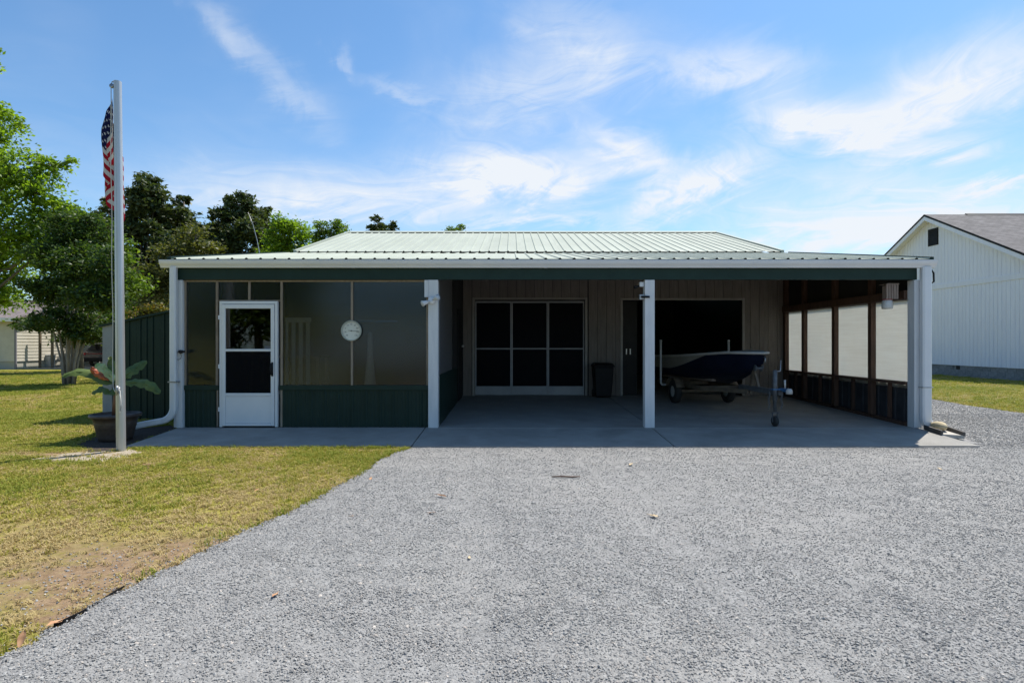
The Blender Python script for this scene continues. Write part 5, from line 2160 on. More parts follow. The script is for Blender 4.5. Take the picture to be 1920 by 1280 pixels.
HX, HY = -27.55, 22.6
lap('front_siding', (-38, HY), (HX, HY), 0.35, 2.65, (0, -1, 0), nb, m_beige)
lap('side_siding', (HX, HY + .025), (HX, HY + 12), 0.35, 2.65, (1, 0, 0), nb, m_beige)
q = MB()
q.box(-38, HX - 0.03, HY + 0.03, HY + 11.9, LAWN_Z - .2, 0.345)
q.build('skirting', m_skirt, nb)
q = MB()
q.box(HX - 0.07, HX + 0.03, HY - 0.035, HY + 0.03, LAWN_Z, 2.65)
q.build('corner_board', mat('mauve_grey_trim', (0.20, 0.19, 0.22), rough=0.6), nb)
q = MB()
q.prism([(-38.4, HY - 0.45, 2.60), (-38.4, HY + 6, 4.05), (-38.4, HY + 12.4, 2.60), (-38.4, HY + 12.4, 2.74), (-38.4, HY + 6, 4.2), (-38.4, HY - 0.45, 2.74)], (11.2, 0, 0))
q.build('roof', m_shing2, nb)
q = MB()
q.box(-38.4, HX + 0.36, HY - 0.48, HY - 0.452, 2.54, 2.75)
q.build('eave_board', m_wh, nb)
q = MB()
q.prism([(HX, HY + .03, 2.655), (HX, HY + 11.9, 2.655), (HX, HY + 6, 3.95)], (-0.1, 0, 0))
q.build('gable_end', m_beige, nb)
cp = thing('metal_carport', (-25.2, 27, LAWN_Z), 'open carport with dark posts and white sloping roof beside the beige house', 'carport')
q = MB()
q.prism([(HX + 1.0, 23.4, 2.52), (-21.6, 23.4, 2.15), (-21.6, 23.4, 2.27), (HX + 1.0, 23.4, 2.64)], (0, 9.5, 0))
q.build('roof', m_white, cp)
for (px_, yy) in ((52, 23.6), (68, 26.8), (75, 23.7), (98, 23.6), (140, 23.6), (172, 27.5)):
    c = P(px_, 690, yy)
    q = MB()
    q.box(c.x - 0.05, c.x + 0.05, yy - 0.05, yy + 0.05, LAWN_Z, 2.2)
    q.build('post', m_tframe, cp)
q = MB()
q.box(-27.4, -20.5, 22.8, 34, LAWN_Z - 0.1, LAWN_Z + 0.03)
props(q.build('carport_pad', m_conc), kind='structure')
for (px_, yy, w, h, m_, lab, nm, ct) in ((64, 24.6, 0.5, 0.75, m_black, 'black bin standing under the far carport', 'far_bin', 'bin'), (80, 25.0, 0.45, 0.68, mat('grey_green_bin', (0.07, 0.09, 0.08), rough=0.6), 'grey-green tub beside the black bin under the far carport', 'storage_tub', 'tub'), (93, 24.8, 0.42, 0.66, mat('pale_cooler', (0.42, 0.44, 0.46), rough=0.5), 'pale grey cooler under the far carport', 'cooler', 'cooler')):
    c = P(px_, 690, yy)
    z0 = LAWN_Z + 0.034
    t = thing(nm, (c.x, yy, z0), lab, ct)
    q = MB()
    q.hexa([(c.x - w * .42, yy - w * .42, z0), (c.x + w * .42, yy - w * .42, z0), (c.x + w * .42, yy + w * .42, z0), (c.x - w * .42, yy + w * .42, z0), (c.x - w * .5, yy - w * .5, z0 + h), (c.x + w * .5, yy - w * .5, z0 + h), (c.x + w * .5, yy + w * .5, z0 + h), (c.x - w * .5, yy + w * .5, z0 + h)])
    q.build('body', m_, t, bevel=0.03)
    q = MB()
    q.box(c.x - w * .53, c.x + w * .53, yy - w * .53, yy + w * .53, z0 + h + .002, z0 + h + .07)
    q.build('lid', m_, t, bevel=0.02)
# parked car, rear towards the viewer
cc = P(180, 690, 25.6)
car = local(thing('parked_car', (cc.x, 25.6, LAWN_Z + 0.032), 'dark hatchback with red tail lights parked under the far carport', 'car', rz=R(-6)))
m_car = mat('dark_blue_car_paint', (0.012, 0.016, 0.03), rough=0.25, coat=0.6)
m_cglass = mat('dark_car_glass', (0.01, 0.011, 0.013), rough=0.08)
q = MB()
prof = [(0.0, 0.30), (-0.03, 0.55), (0.03, 0.88), (0.20, 0.97), (3.0, 0.96), (3.95, 0.82), (4.25, 0.62), (4.25, 0.30)]
q.prism([(-0.88, y_, z_) for y_, z_ in prof], (1.76, 0, 0))
q.build('body', m_car, car, bevel=0.07)
q = MB()
cab = [(0.10, 0.94), (0.42, 1.36), (0.8, 1.45), (1.9, 1.45), (2.3, 1.38), (3.1, 0.95)]
vs_ = []
for s in (-1, 1):
    for y_, z_ in cab:
        vs_.append((s * (0.82 - 0.22 * max(0, (z_ - 0.94) / 0.51)), y_, z_))
n_ = len(cab)
q._add(vs_, [tuple(range(n_)), tuple(range(n_, 2 * n_))[::-1]] + [(i, (i + 1) % n_, n_ + (i + 1) % n_, n_ + i)[::-1] for i in range(n_)])
q.build('cabin', m_car, car, bevel=0.04)
q = MB()
q._add([(-0.66, 0.13, 1.02), (0.66, 0.13, 1.02), (0.56, 0.375, 1.33), (-0.56, 0.375, 1.33)], [(0, 1, 2, 3)])
q.build('rear_window', m_cglass, car)
m_tail = mat('red_tail_light', (0.40, 0.01, 0.02), rough=0.2)
for s in (-1, 1):
    q = MB()
    q.box(s * 0.84 - (0.16 if s > 0 else 0), s * 0.84 + (0.16 if s < 0 else 0), -0.035, 0.08, 0.70, 0.84)
    q.build('tail_light', m_tail, car, bevel=0.02)
    for y_ in (0.75, 3.35):
        q = MB()
        q.smooth = True
        q.lathe([(0.2, -0.1), (0.29, -0.1), (0.315, -0.07), (0.315, 0.07), (0.29, 0.1), (0.2, 0.1)], (s * 0.80, y_, 0.315), 24, 'x', close=False)
        ty = q.build('tyre', m_rubber, car)
        q = MB()
        q.lathe([(0.0, s * 0.08), (0.2, s * 0.06), (0.2, -s * 0.06), (0.0, -s * 0.06)], (s * 0.80, y_, 0.315), 20, 'x')
        q.build('rim', m_galv, ty)
q = MB()
q.box(-0.66, 0.66, -0.045, 0.02, 0.775, 0.80)
q.build('light_bar', m_tail, car)
q = MB()
q.box(-0.85, 0.85, -0.07, 0.05, 0.34, 0.52)
q.build('bumper', m_black, car, bevel=0.03)

# ------------------------------------------------------------------ trees
def quads_mesh(name, c, a, b, m_):
    n = len(c)
    v = np.stack([c - a, c + b - a * 0.15, c + a, c - b - a * 0.15], 1).reshape(-1, 3)
    me = bpy.data.meshes.new(name)
    me.vertices.add(4 * n)
    me.vertices.foreach_set('co', v.astype(np.float32).ravel())
    me.loops.add(4 * n)
    me.loops.foreach_set('vertex_index', np.arange(4 * n, dtype=np.int32))
    me.polygons.add(n)
    me.polygons.foreach_set('loop_start', np.arange(0, 4 * n, 4, dtype=np.int32))
    me.polygons.foreach_set('loop_total', np.full(n, 4, np.int32))
    me.materials.append(m_)
    me.update()
    me.validate()
    return me


def crown(clumps, n, size, r, flat=0.45, sub=26, subr=0.30, aspect=0.5, droop=0.0):
    """leaf faces gathered into small sprays that fill each clump, more of them towards its outside"""
    vol = np.array([k[1][0] * k[1][1] * k[1][2] for k in clumps]) ** 0.67
    vol /= vol.sum()
    C, A, B, subs = [], [], [], []
    for (c, rad), w in zip(clumps, vol):
        m_ = max(30, int(n * w))
        ns = max(7, int(sub * (w * len(clumps)) ** 0.7))
        d = r.normal(size=(ns, 3))
        d /= np.linalg.norm(d, axis=1)[:, None]
        sc = np.array(c) + d * (r.uniform(0.35, 1.0, size=(ns, 1)) ** 0.6) * np.array(rad) * 0.92
        subs.append(sc)
        k = r.integers(0, ns, m_)
        ssz = np.array(rad).mean() * subr * r.uniform(0.6, 1.35, size=ns)
        off = r.normal(size=(m_, 3)) * ssz[k][:, None] * np.array([1, 1, flat])
        off[:, 2] -= droop * (off[:, 0] ** 2 + off[:, 1] ** 2) / (ssz[k] + 1e-6)
        p = sc[k] + off
        a = r.normal(size=(m_, 3)) * np.array([1, 1, 0.55])
        a /= np.linalg.norm(a, axis=1)[:, None]
        nrm = r.normal(size=(m_, 3)) * 0.75 + np.array([0, 0, 0.9])
        b = np.cross(a, nrm)
        b /= np.linalg.norm(b, axis=1)[:, None] + 1e-9
        L_ = size * r.uniform(0.6, 1.35, size=(m_, 1))
        C.append(p)
        A.append(a * L_ * 0.5)
        B.append(b * L_ * 0.5 * aspect)
    return np.concatenate(C), np.concatenate(A), np.concatenate(B), subs


m_bark = mat('grey_brown_bark', (0.09, 0.07, 0.055), (0.17, 0.14, 0.11), 8, 0.95, 0.6, 18, stretch=(3, 3, 0.6))
m_myrtle_bark = mat('smooth_myrtle_bark', (0.24, 0.20, 0.16), (0.36, 0.31, 0.26), 5, 0.8, 0.2, 20, stretch=(3, 3, 0.6))


def tree(name, label, cat, base, trunk_top, r0, clumps_px, Y, n, size, m_leaf, seed, group=None, m_trunk=None, stems=None, flat=0.45, subr=0.30, aspect=0.5, depth=0.85, sub=26, droop=0.0, ztop=None):
    r = np.random.default_rng(seed)
    base = Vector(base)
    t = thing(name, base, label, cat, group)
    cl = []
    for k in clumps_px:
        x, y, rx, ry = k[:4]
        dy = k[4] if len(k) > 4 else r.uniform(-0.8, 0.8)
        c = P(x, y, Y + dy)
        s = (Y + dy + D) / F
        cl.append(((c.x, c.y, c.z), (rx * s, (rx + ry) / 2 * s * depth, ry * s)))
    C, A, B, subs = crown(cl, n, size, r, flat, sub, subr, aspect, droop)
    keep = C[:, 2] > LAWN_Z + 0.25
    C, A, B = C[keep], A[keep], B[keep]
    off = np.array(base)
    me = quads_mesh('crown', C - off, A, B, m_leaf)
    o = bpy.data.objects.new('crown', me)
    link(o, t)
    q = MB()
    q.smooth = True
    mt = m_trunk or m_bark
    if stems is None:
        top_ = Vector(trunk_top)
        path = [base + Vector((0, 0, -0.15))]
        for k in range(1, 7):
            f = k / 6
            p = base.lerp(top_, f) + Vector((r.normal() * 0.10 * r0 * 6 * f * (1 - f) * 2, r.normal() * 0.1, 0))
            path.append(p)
        q.tube(path, [r0 * 1.35] + [r0 * (1 - 0.8 * k / 6) for k in range(1, 7)], 9)
        for (c, rad), sc in zip(cl, subs):
            c = Vector(c)
            f = min(0.95, max(0.25, (c.z - base.z) / max(0.5, top_.z - base.z) - 0.22))
            a = base.lerp(top_, f)
            mid = a.lerp(c, 0.55) + Vector((0, 0, -0.12 * (c - a).length))
            rr = r0 * (1 - 0.78 * f) * 0.5
            q.tube([a, mid, c], [rr, rr * 0.6, rr * 0.3], 6)
            for s_ in sc[:min(len(sc), 16)]:
                s_ = Vector(s_)
                q.tube([c.lerp(a, 0.15), c.lerp(s_, 0.5) + Vector((0, 0, -0.04)), s_], [rr * 0.28, rr * 0.18, 0.006], 4, caps=False)
    else:
        for k, (dx_, dy_, hz) in enumerate(stems):
            b0_ = base + Vector((dx_ * 0.22, dy_ * 0.22, -0.1))
            e_ = base + Vector((dx_, dy_, hz))
            p1_ = b0_.lerp(e_, 0.33) + Vector((-dx_ * 0.15, 0, 0))
            p2_ = b0_.lerp(e_, 0.68) + Vector((r.normal() * .05, 0, 0))
            q.tube([b0_, p1_, p2_, e_], [r0, r0 * 0.8, r0 * 0.55, r0 * 0.25], 8)
        tips = [base + Vector((a_, b_, c_)) for a_, b_, c_ in stems]
        for (c, rad), sc in zip(cl, subs):
            c = Vector(c)
            s0_ = min(tips, key=lambda p: (p - c).length)
            k0 = base.lerp(s0_, 0.7)
            q.tube([k0, k0.lerp(c, 0.6), c], [r0 * 0.4, r0 * 0.25, r0 * 0.12], 6)
            for s_ in sc[:14]:
                s_ = Vector(s_)
                q.tube([c, c.lerp(s_, 0.5), s_], [r0 * 0.14, r0 * 0.1, 0.006], 4, caps=False)
    q.build('trunk', mt, t)
    return t


lf_bright = leaf_mat('spring_green_leaves', (0.09, 0.155, 0.013), (0.155, 0.245, 0.022), (0.24, 0.33, 0.04), 0.5)
lf_mid = leaf_mat('mid_green_leaves', (0.055, 0.105, 0.014), (0.10, 0.165, 0.022), (0.16, 0.22, 0.035), 0.45)
lf_myrtle = leaf_mat('dark_myrtle_leaves', (0.024, 0.052, 0.014), (0.05, 0.095, 0.02), (0.095, 0.135, 0.03), 0.35)
lf_pine = leaf_mat('pine_needles', (0.028, 0.045, 0.016), (0.055, 0.078, 0.026), (0.10, 0.115, 0.04), 0.25)
lf_olive = leaf_mat('olive_leaves', (0.06, 0.075, 0.02), (0.10, 0.11, 0.03), (0.155, 0.145, 0.042), 0.35)
lf_shrub = leaf_mat('bronze_tipped_leaves', (0.06, 0.08, 0.018), (0.12, 0.12, 0.025), (0.22, 0.13, 0.035), 0.35)

# large bright tree at the left edge of the picture
BY = 13.2
b0_ = Vector((P(-140, 640, BY).x, BY, LAWN_Z))
tree('broadleaf_tree', 'large bright green leafy tree reaching in from the left edge', 'tree', b0_, P(-110, 220, BY), 0.24,
     [(-190, 300, 95, 90), (-100, 260, 90, 90), (-10, 232, 52, 48), (-40, 330, 80, 70), (38, 318, 60, 50), (95, 308, 34, 18), (128, 300, 16, 10), (70, 350, 48, 38), (-90, 420, 90, 70), (0, 420, 70, 60), (62, 425, 56, 44), (110, 400, 44, 30), (138, 420, 28, 18), (-150, 510, 90, 70), (-50, 520, 80, 60), (15, 490, 50, 45), (80, 470, 50, 34), (5, 556, 30, 26), (-60, 100, 50, 26), (-14, 98, 16, 20)],
     BY, 46000, 0.17, lf_bright, 3, sub=34, subr=0.27, droop=0.25)
# crape myrtle
MB_ = G(128, 722, LAWN_Z)
MY = MB_.y
tree('crape_myrtle', 'dark multi-stemmed crape myrtle standing on the lawn left of the flagpole', 'tree', MB_, None, 0.045,
     [(135, 430, 46, 36), (180, 440, 36, 40), (96, 478, 40, 34), (150, 495, 56, 40), (205, 500, 26, 40), (74, 535, 32, 22), (116, 545, 52, 32), (175, 555, 46, 34), (214, 560, 20, 24), (40, 604, 16, 10), (62, 612, 32, 14), (98, 600, 40, 22), (150, 612, 46, 26), (195, 600, 30, 22), (130, 636, 40, 12), (172, 632, 24, 12)],
     MY, 34000, 0.125, lf_myrtle, 5, stems=[(-0.5, 0.1, 2.7), (-0.25, -0.3, 3.0), (-0.05, 0.4, 3.4), (0.2, -0.25, 3.2), (0.45, 0.2, 3.0), (0.8, -0.1, 2.5), (0.1, 0.0, 3.8), (-0.7, 0.0, 2.6), (0.6, 0.4, 2.7), (0.3, -0.4, 3.3)], m_trunk=m_myrtle_bark, subr=0.30, sub=30)
# lighter tree between those two
tree('young_maple', 'mid green tree behind the crape myrtle', 'tree', Vector((P(150, 640, 20).x, 20, LAWN_Z)), P(150, 420, 20), 0.14,
     [(150, 420, 34, 26), (128, 400, 26, 20), (215, 470, 34, 40), (240, 540, 34, 40), (205, 530, 40, 44), (160, 470, 40, 40), (110, 470, 40, 40), (180, 520, 40, 40), (130, 540, 60, 50), (196, 580, 36, 40)], 20, 17000, 0.2, lf_mid, 8)
PG = 'pines behind the garage'


def pine(label, Y, x, top, halfw, bottom, seed, n=11000, m_=None, skew=0.0, name='pine_tree', size=0.40, lo=1.0):
    r = np.random.default_rng(seed)
    cls = []
    hgt = bottom - top
    k = 0
    y = top + halfw * 0.22
    while y < bottom:
        f = (y - top) / hgt
        w = halfw * (0.42 + 0.75 * min(1, f * 2.6)) * (1.0 if f < 0.6 else lo)
        m2 = 1 + int(2.6 * min(1, f * 2.2) + r.uniform(0, 1))
        for j in range(m2):
            xx = x + skew * f + r.uniform(-1, 1) * w * (0.75 if m2 > 1 else 0.25)
            rr = halfw * r.uniform(0.34, 0.54)
            cls.append((xx, y + r.uniform(-6, 6), rr, rr * r.uniform(0.6, 0.85), r.uniform(-1, 1) * halfw * (Y + D) / F * 0.7))
        y += halfw * r.uniform(0.30, 0.46)
        k += 1
    return tree(name, label, 'tree', Vector((P(x, 640, Y).x, Y, LAWN_Z)), P(x + skew * 0.3, top + 12, Y), 0.24, cls, Y, int(n * 1.7), size, m_ or lf_pine, seed, PG, flat=0.6, subr=0.26, aspect=0.42, sub=20)


pine('tall dark pine directly right of the flagpole', 34, 272, 336, 52, 600, 21, 18000)
pine('dark pine with rounded top, second right of the flagpole', 36, 344, 366, 44, 600, 22, 15000)
pine('dark pine mostly hidden behind the flagpole and the flag', 38, 205, 372, 42, 610, 23, 12000)
pine('spreading dark pine left of the round green tree', 38, 452, 368, 58, 590, 24, 20000, skew=10)
pine('small distant pine crown above the left part of the garage ridge', 62, 708, 406, 27, 520, 25, 8000, size=0.4)
pine('distant pine half hidden beside the small pine crown', 64, 738, 414, 22, 520, 26, 6000, size=0.4)
tree('olive_oak', 'olive brown broadleaf tree below the dark pines', 'tree', Vector((P(365, 640, 30).x, 30, LAWN_Z)), P(365, 440, 30), 0.2,
     [(365, 445, 36, 28), (330, 490, 40, 36), (385, 480, 34, 34), (300, 530, 46, 44), (360, 530, 46, 44), (400, 540, 40, 36), (255, 540, 36, 40), (330, 575, 60, 30)], 30, 15000, 0.24, lf_olive, 31)
tree('round_green_tree', 'bright rounded green tree behind the left slope of the garage roof', 'tree', Vector((P(545, 640, 34).x, 34, LAWN_Z)), P(545, 430, 34), 0.2,
     [(532, 420, 24, 20), (552, 436, 30, 26), (522, 452, 24, 26), (570, 458, 24, 22), (545, 480, 46, 28), (505, 486, 26, 24), (585, 486, 18, 20), (540, 520, 60, 30)], 34, 14000, 0.24, lf_bright, 32)
tree('feathery_green_tree', 'light feathery green tree where the roof edge meets the sky', 'tree', Vector((P(622, 640, 30).x, 30, LAWN_Z)), P(622, 430, 30), 0.16,
     [(602, 426, 14, 14), (634, 424, 20, 13), (616, 444, 20, 16), (648, 440, 13, 12), (596, 446, 12, 14), (625, 468, 34, 20), (650, 462, 12, 12), (620, 500, 36, 24)], 30, 7000, 0.19, lf_mid, 33, subr=0.34)
tree('green_treetop', 'green treetop just showing over the garage ridge', 'tree', Vector((P(854, 640, 36).x, 36, LAWN_Z)), P(854, 430, 36), 0.16,
     [(848, 432, 14, 9), (866, 428, 10, 8), (838, 440, 12, 8), (856, 448, 26, 12), (855, 490, 34, 30)], 36, 4000, 0.2, lf_mid, 34)
tree('bronze_shrub', 'bronze tipped shrub above the green lean-to roof', 'shrub', Vector((P(276, 640, 13).x, 13, LAWN_Z)), P(276, 600, 13), 0.06,
     [(262, 590, 24, 22), (292, 584, 24, 20), (246, 606, 18, 22), (310, 600, 20, 26), (275, 630, 50, 30)], 13, 8000, 0.11, lf_shrub, 35)
# trees across the yard behind the viewer; the porch glazing mirrors them
for (x_, y_, lab_, sd) in ((-15.2, -25.0, 'broad green tree across the yard, mirrored in the storm door glass', 51), (-23.5, -27.0, 'broad green tree across the yard, left of the mirrored one', 52), (-9.5, -62.0, 'low green tree far across the yard, mirrored beside the thermometer', 53), (-18.0, -64.0, 'low green tree far across the yard, mirrored left of the thermometer', 54)):
    r = np.random.default_rng(sd)
    b_ = Vector((x_, y_, LAWN_Z))
    t = thing('yard_tree', b_, lab_, 'tree', 'trees across the yard')
    cl = [((x_ + r.uniform(-3, 3), y_ + r.uniform(-2, 2), r.uniform(1.0, 8.0 if y_ > -50 else 3.6)), (r.uniform(1.4, 2.2),) * 3) for _ in range(24)]
    C, A, B, subs = crown(cl, 14000, 0.36, r)
    o = bpy.data.objects.new('crown', quads_mesh('crown', C - np.array(b_), A, B, lf_mid))
    link(o, t)
    q = MB()
    q.smooth = True
    q.tube([b_ - Vector((0, 0, .1)), b_ + Vector((.1, 0, 1.5)), b_ + Vector((-.1, 0, 4)), b_ + Vector((.2, 0, 7))], [0.32, 0.24, 0.19, 0.08], 9)
    for c_, rr_ in cl:
        q.tube([b_ + Vector((0, 0, 3)), b_.lerp(Vector(c_), .6) + Vector((0, 0, .8)), Vector(c_)], [0.1, 0.07, 0.03], 5)
    q.build('trunk', m_bark, t)
pine('dark pine filling the gap left of the flagpole above the crape myrtle', 40, 180, 400, 40, 610, 27, 11000)
pine('dark pine low between the rounded pine and the spreading pine', 40, 398, 424, 34, 590, 28, 10000)
pine('dark pine behind the round green tree', 42, 500, 392, 30, 560, 29, 9000)
# weeds along the lawn edge by the dark neighbour carport
q = MB()
q.smooth = True
wp = [P(487, 476, 16), P(482, 450, 16), P(474, 420, 16), P(465, 398, 16)]
q.tube([wp[0] - Vector((0, 0, wp[0].z - LAWN_Z))] + wp, [0.03, 0.016, 0.013, 0.010, 0.006], 6)
props(q.build('whip_antenna', m_alu, loc=(wp[0].x, 16, LAWN_Z)), 'thin pale whip antenna leaning in front of the spreading pine', 'antenna')

# ------------------------------------------------------------------ scattered gravel and grass (instanced over points)
def scatter(name, pts, idx, rot, scl, templates, label, cat):
    me = bpy.data.meshes.new(name)
    n = len(pts)
    me.vertices.add(n)
    me.vertices.foreach_set('co', pts.astype(np.float32).ravel())
    at = me.attributes.new('pick', 'INT', 'POINT')
    at.data.foreach_set('value', idx.astype(np.int32))
    at = me.attributes.new('turn', 'FLOAT_VECTOR', 'POINT')
    at.data.foreach_set('vector', rot.astype(np.float32).ravel())
    at = me.attributes.new('size', 'FLOAT_VECTOR', 'POINT')
    at.data.foreach_set('vector', scl.astype(np.float32).ravel())
    me.update()
    o = bpy.data.objects.new(name, me)
    link(o)
    lib = bpy.data.collections.new(name + '_pieces')
    for t in templates:
        lib.objects.link(t)
    ng = bpy.data.node_groups.new(name + '_nodes', 'GeometryNodeTree')
    ng.interface.new_socket('Geometry', in_out='INPUT', socket_type='NodeSocketGeometry')
    ng.interface.new_socket('Geometry', in_out='OUTPUT', socket_type='NodeSocketGeometry')
    N, L = ng.nodes.new, ng.links.new
    gi, go = N('NodeGroupInput'), N('NodeGroupOutput')
    ci = N('GeometryNodeCollectionInfo')
    ci.inputs['Collection'].default_value = lib
    ci.inputs['Separate Children'].default_value = True
    ci.inputs['Reset Children'].default_value = True
    ip = N('GeometryNodeInstanceOnPoints')
    ip.inputs['Pick Instance'].default_value = True

    def attr(nm, ty):
        a = N('GeometryNodeInputNamedAttribute')
        a.data_type = ty
        a.inputs['Name'].default_value = nm
        return a.outputs['Attribute']
    L(gi.outputs[0], ip.inputs['Points'])
    L(ci.outputs[0], ip.inputs['Instance'])
    L(attr('pick', 'INT'), ip.inputs['Instance Index'])
    L(attr('turn', 'FLOAT_VECTOR'), ip.inputs['Rotation'])
    L(attr('size', 'FLOAT_VECTOR'), ip.inputs['Scale'])
    L(ip.outputs[0], go.inputs[0])
    md = o.modifiers.new('scatter', 'NODES')
    md.node_group = ng
    return props(o, label, cat, kind='stuff')


def stone_mat(name, c1, c2):
    mm = mat(name, c1, c2, 60, 0.85, spec=0.25)
    nt = mm.node_tree
    N, L = nt.nodes.new, nt.links.new
    b = nt.nodes['Principled BSDF']
    src = b.inputs['Base Color'].links[0].from_socket
    oi = N('ShaderNodeObjectInfo')
    rp = N('ShaderNodeValToRGB')
    rp.color_ramp.elements[0].color = (0.68, 0.68, 0.69, 1)
    rp.color_ramp.elements[1].color = (1.14, 1.14, 1.13, 1)
    L(oi.outputs['Random'], rp.inputs['Fac'])
    mx = N('ShaderNodeMix')
    mx.data_type = 'RGBA'
    mx.blend_type = 'MULTIPLY'
    mx.inputs[0].default_value = 1
    L(src, mx.inputs[6])
    L(rp.outputs['Color'], mx.inputs[7])
    L(mx.outputs[2], b.inputs['Base Color'])
    return mm


m_st = [stone_mat('gravel_grey', (0.265, 0.258, 0.245), (0.31, 0.303, 0.29)), stone_mat('gravel_light', (0.305, 0.298, 0.284), (0.35, 0.342, 0.327)), stone_mat('gravel_warm', (0.44, 0.39, 0.34), (0.50, 0.45, 0.40))]
PHI = (1 + 5 ** 0.5) / 2
ico = np.array([(-1, PHI, 0), (1, PHI, 0), (-1, -PHI, 0), (1, -PHI, 0), (0, -1, PHI), (0, 1, PHI), (0, -1, -PHI), (0, 1, -PHI), (PHI, 0, -1), (PHI, 0, 1), (-PHI, 0, -1), (-PHI, 0, 1)]) / 1.9
icof = [(0, 11, 5), (0, 5, 1), (0, 1, 7), (0, 7, 10), (0, 10, 11), (1, 5, 9), (5, 11, 4), (11, 10, 2), (10, 7, 6), (7, 1, 8), (3, 9, 4), (3, 4, 2), (3, 2, 6), (3, 6, 8), (3, 8, 9), (4, 9, 5), (2, 4, 11), (6, 2, 10), (8, 6, 7), (9, 8, 1)]
stones = []
for k in range(8):
    v = ico * rng.uniform(0.62, 1.25, size=(12, 1)) * np.array([1.0, rng.uniform(0.65, 0.95), rng.uniform(0.45, 0.65)])
    me = bpy.data.meshes.new('gravel_stone')
    me.from_pydata([tuple(p) for p in v], [], icof)
    me.materials.append(m_st[0 if k < 4 else 1 if k < 7 else 2])
    stones.append(bpy.data.objects.new('gravel_stone_%d' % k, me))


def wedge(n, z0, z1, margin=3.0):
    z = np.sqrt(rng.uniform(z0 * z0, z1 * z1, n))
    u = rng.uniform(-1, 1, n)
    x = u * (z * 960 / F + margin)
    over = np.abs(x) - z * 960 / F
    keep = rng.uniform(0, 1, n) > np.clip((over - 1.4) / 1.6, 0, 1)          # thins out to the sides
    return x[keep], z[keep] - D


PT = []
for z0, z1, dens in ((1.7, 3.4, 12000), (3.4, 5.0, 9000), (5.0, 6.6, 6200), (6.6, 8.6, 4000), (8.6, 12.0, 1900), (12.0, 17.0, 1000)):
    area = (z1 * z1 - z0 * z0) * 960 / F + 2 * 3.0 * (z1 - z0)
    x, y = wedge(int(area * dens), z0, z1)
    ok = in_poly(x, y, GPOLY)
    ok &= rng.uniform(0, 1, len(x)) < np.clip(0.15 + 0.9 * vnoise(x + 40, y + 40, 0.8, 21) + 0.5 * vnoise(x + 40, y + 40, 3.1, 22), 0.25, 1) * np.clip(9000 * (3.2 / (y + D)) ** 1.15 / dens, 0, 1)
    ok &= ~((x > XL) & (x < XR + 0.02) & (y > YF - 0.005)) & ~((y > -1.0) & (x < 6.9))
    if z0 > 8:
        ok &= x > 6.7
    PT.append(np.stack([x[ok], y[ok], 1 + 0.0 * x[ok]], 1))
# strays beyond the edge, on soil and lawn
for (a, b_) in zip(edge[:-1], edge[1:]):
    n = int((b_ - a).length * 240)
    t = rng.uniform(0, 1, n)
    off = np.abs(rng.normal(0, 0.10, n))
    PT.append(np.stack([a.x + (b_.x - a.x) * t - off * 0.7, a.y + (b_.y - a.y) * t + off * 0.7, 0 * t], 1))
x, y = rng.normal(-2.6, 0.40, 900), rng.normal(-5.8, 0.36, 900)
PT.append(np.stack([x, y, 0 * x], 1))
PT = np.concatenate(PT)
n = len(PT)
size = np.clip(rng.lognormal(math.log(0.0048), 0.36, n), 0.0026, 0.014) * np.where(PT[:, 1] > -1.2, 1.7, 1.0)
edge_d = np.full(n, 9.0)
for (ex_, ey_) in fine[::4]:
    edge_d = np.minimum(edge_d, np.hypot(PT[:, 0] - ex_, PT[:, 1] - ey_) / 0.35)
edge_d = np.minimum(edge_d, np.clip((-1.33 - PT[:, 1]) / 0.3, 0, 1))
wave = relief(PT[:, 0], PT[:, 1]) * np.clip(edge_d, 0, 1)
zz = np.where(PT[:, 2] > 0, GRAV_Z + 0.003 + wave + rng.uniform(-0.0015, 0.0035, n), LAWN_Z + 0.004)
scatter('gravel_stones', np.stack([PT[:, 0], PT[:, 1], zz], 1), rng.choice(8, n, p=[.14, .14, .14, .14, .13, .13, .13, .05]), np.stack([rng.normal(0, 0.28, n), rng.normal(0, 0.28, n), rng.uniform(0, 6.28, n)], 1), np.repeat(size[:, None], 3, 1), stones, 'loose grey crushed stones covering the drive', 'gravel')


def blade_mat(name, c1, c2):
    mm = bpy.data.materials.new(name)
    mm.use_nodes = True
    nt = mm.node_tree
    N, L = nt.nodes.new, nt.links.new
    b = nt.nodes['Principled BSDF']
    b.inputs['Roughness'].default_value = 0.6
    b.inputs['Specular IOR Level'].default_value = 0.2
    g_ = N('ShaderNodeNewGeometry')
    oi = N('ShaderNodeObjectInfo')
    ad = N('ShaderNodeMath')
    ad.operation = 'ADD'
    L(g_.outputs['Random Per Island'], ad.inputs[0])
    L(oi.outputs['Random'], ad.inputs[1])
    hf = N('ShaderNodeMath')
    hf.operation = 'MULTIPLY'
    hf.inputs[1].default_value = 0.5
    L(ad.outputs[0], hf.inputs[0])
    rp = N('ShaderNodeValToRGB')
    rp.color_ramp.elements[0].color = (*c1, 1)
    rp.color_ramp.elements[1].color = (*c2, 1)
    L(hf.outputs[0], rp.inputs['Fac'])
    L(rp.outputs['Color'], b.inputs['Base Color'])
    tr = N('ShaderNodeBsdfTranslucent')
    L(rp.outputs['Color'], tr.inputs['Color'])
    ms = N('ShaderNodeMixShader')
    ms.inputs[0].default_value = 0.35
    L(b.outputs[0], ms.inputs[1])
    L(tr.outputs[0], ms.inputs[2])
    L(ms.outputs[0], nt.nodes['Material Output'].inputs['Surface'])
    return mm


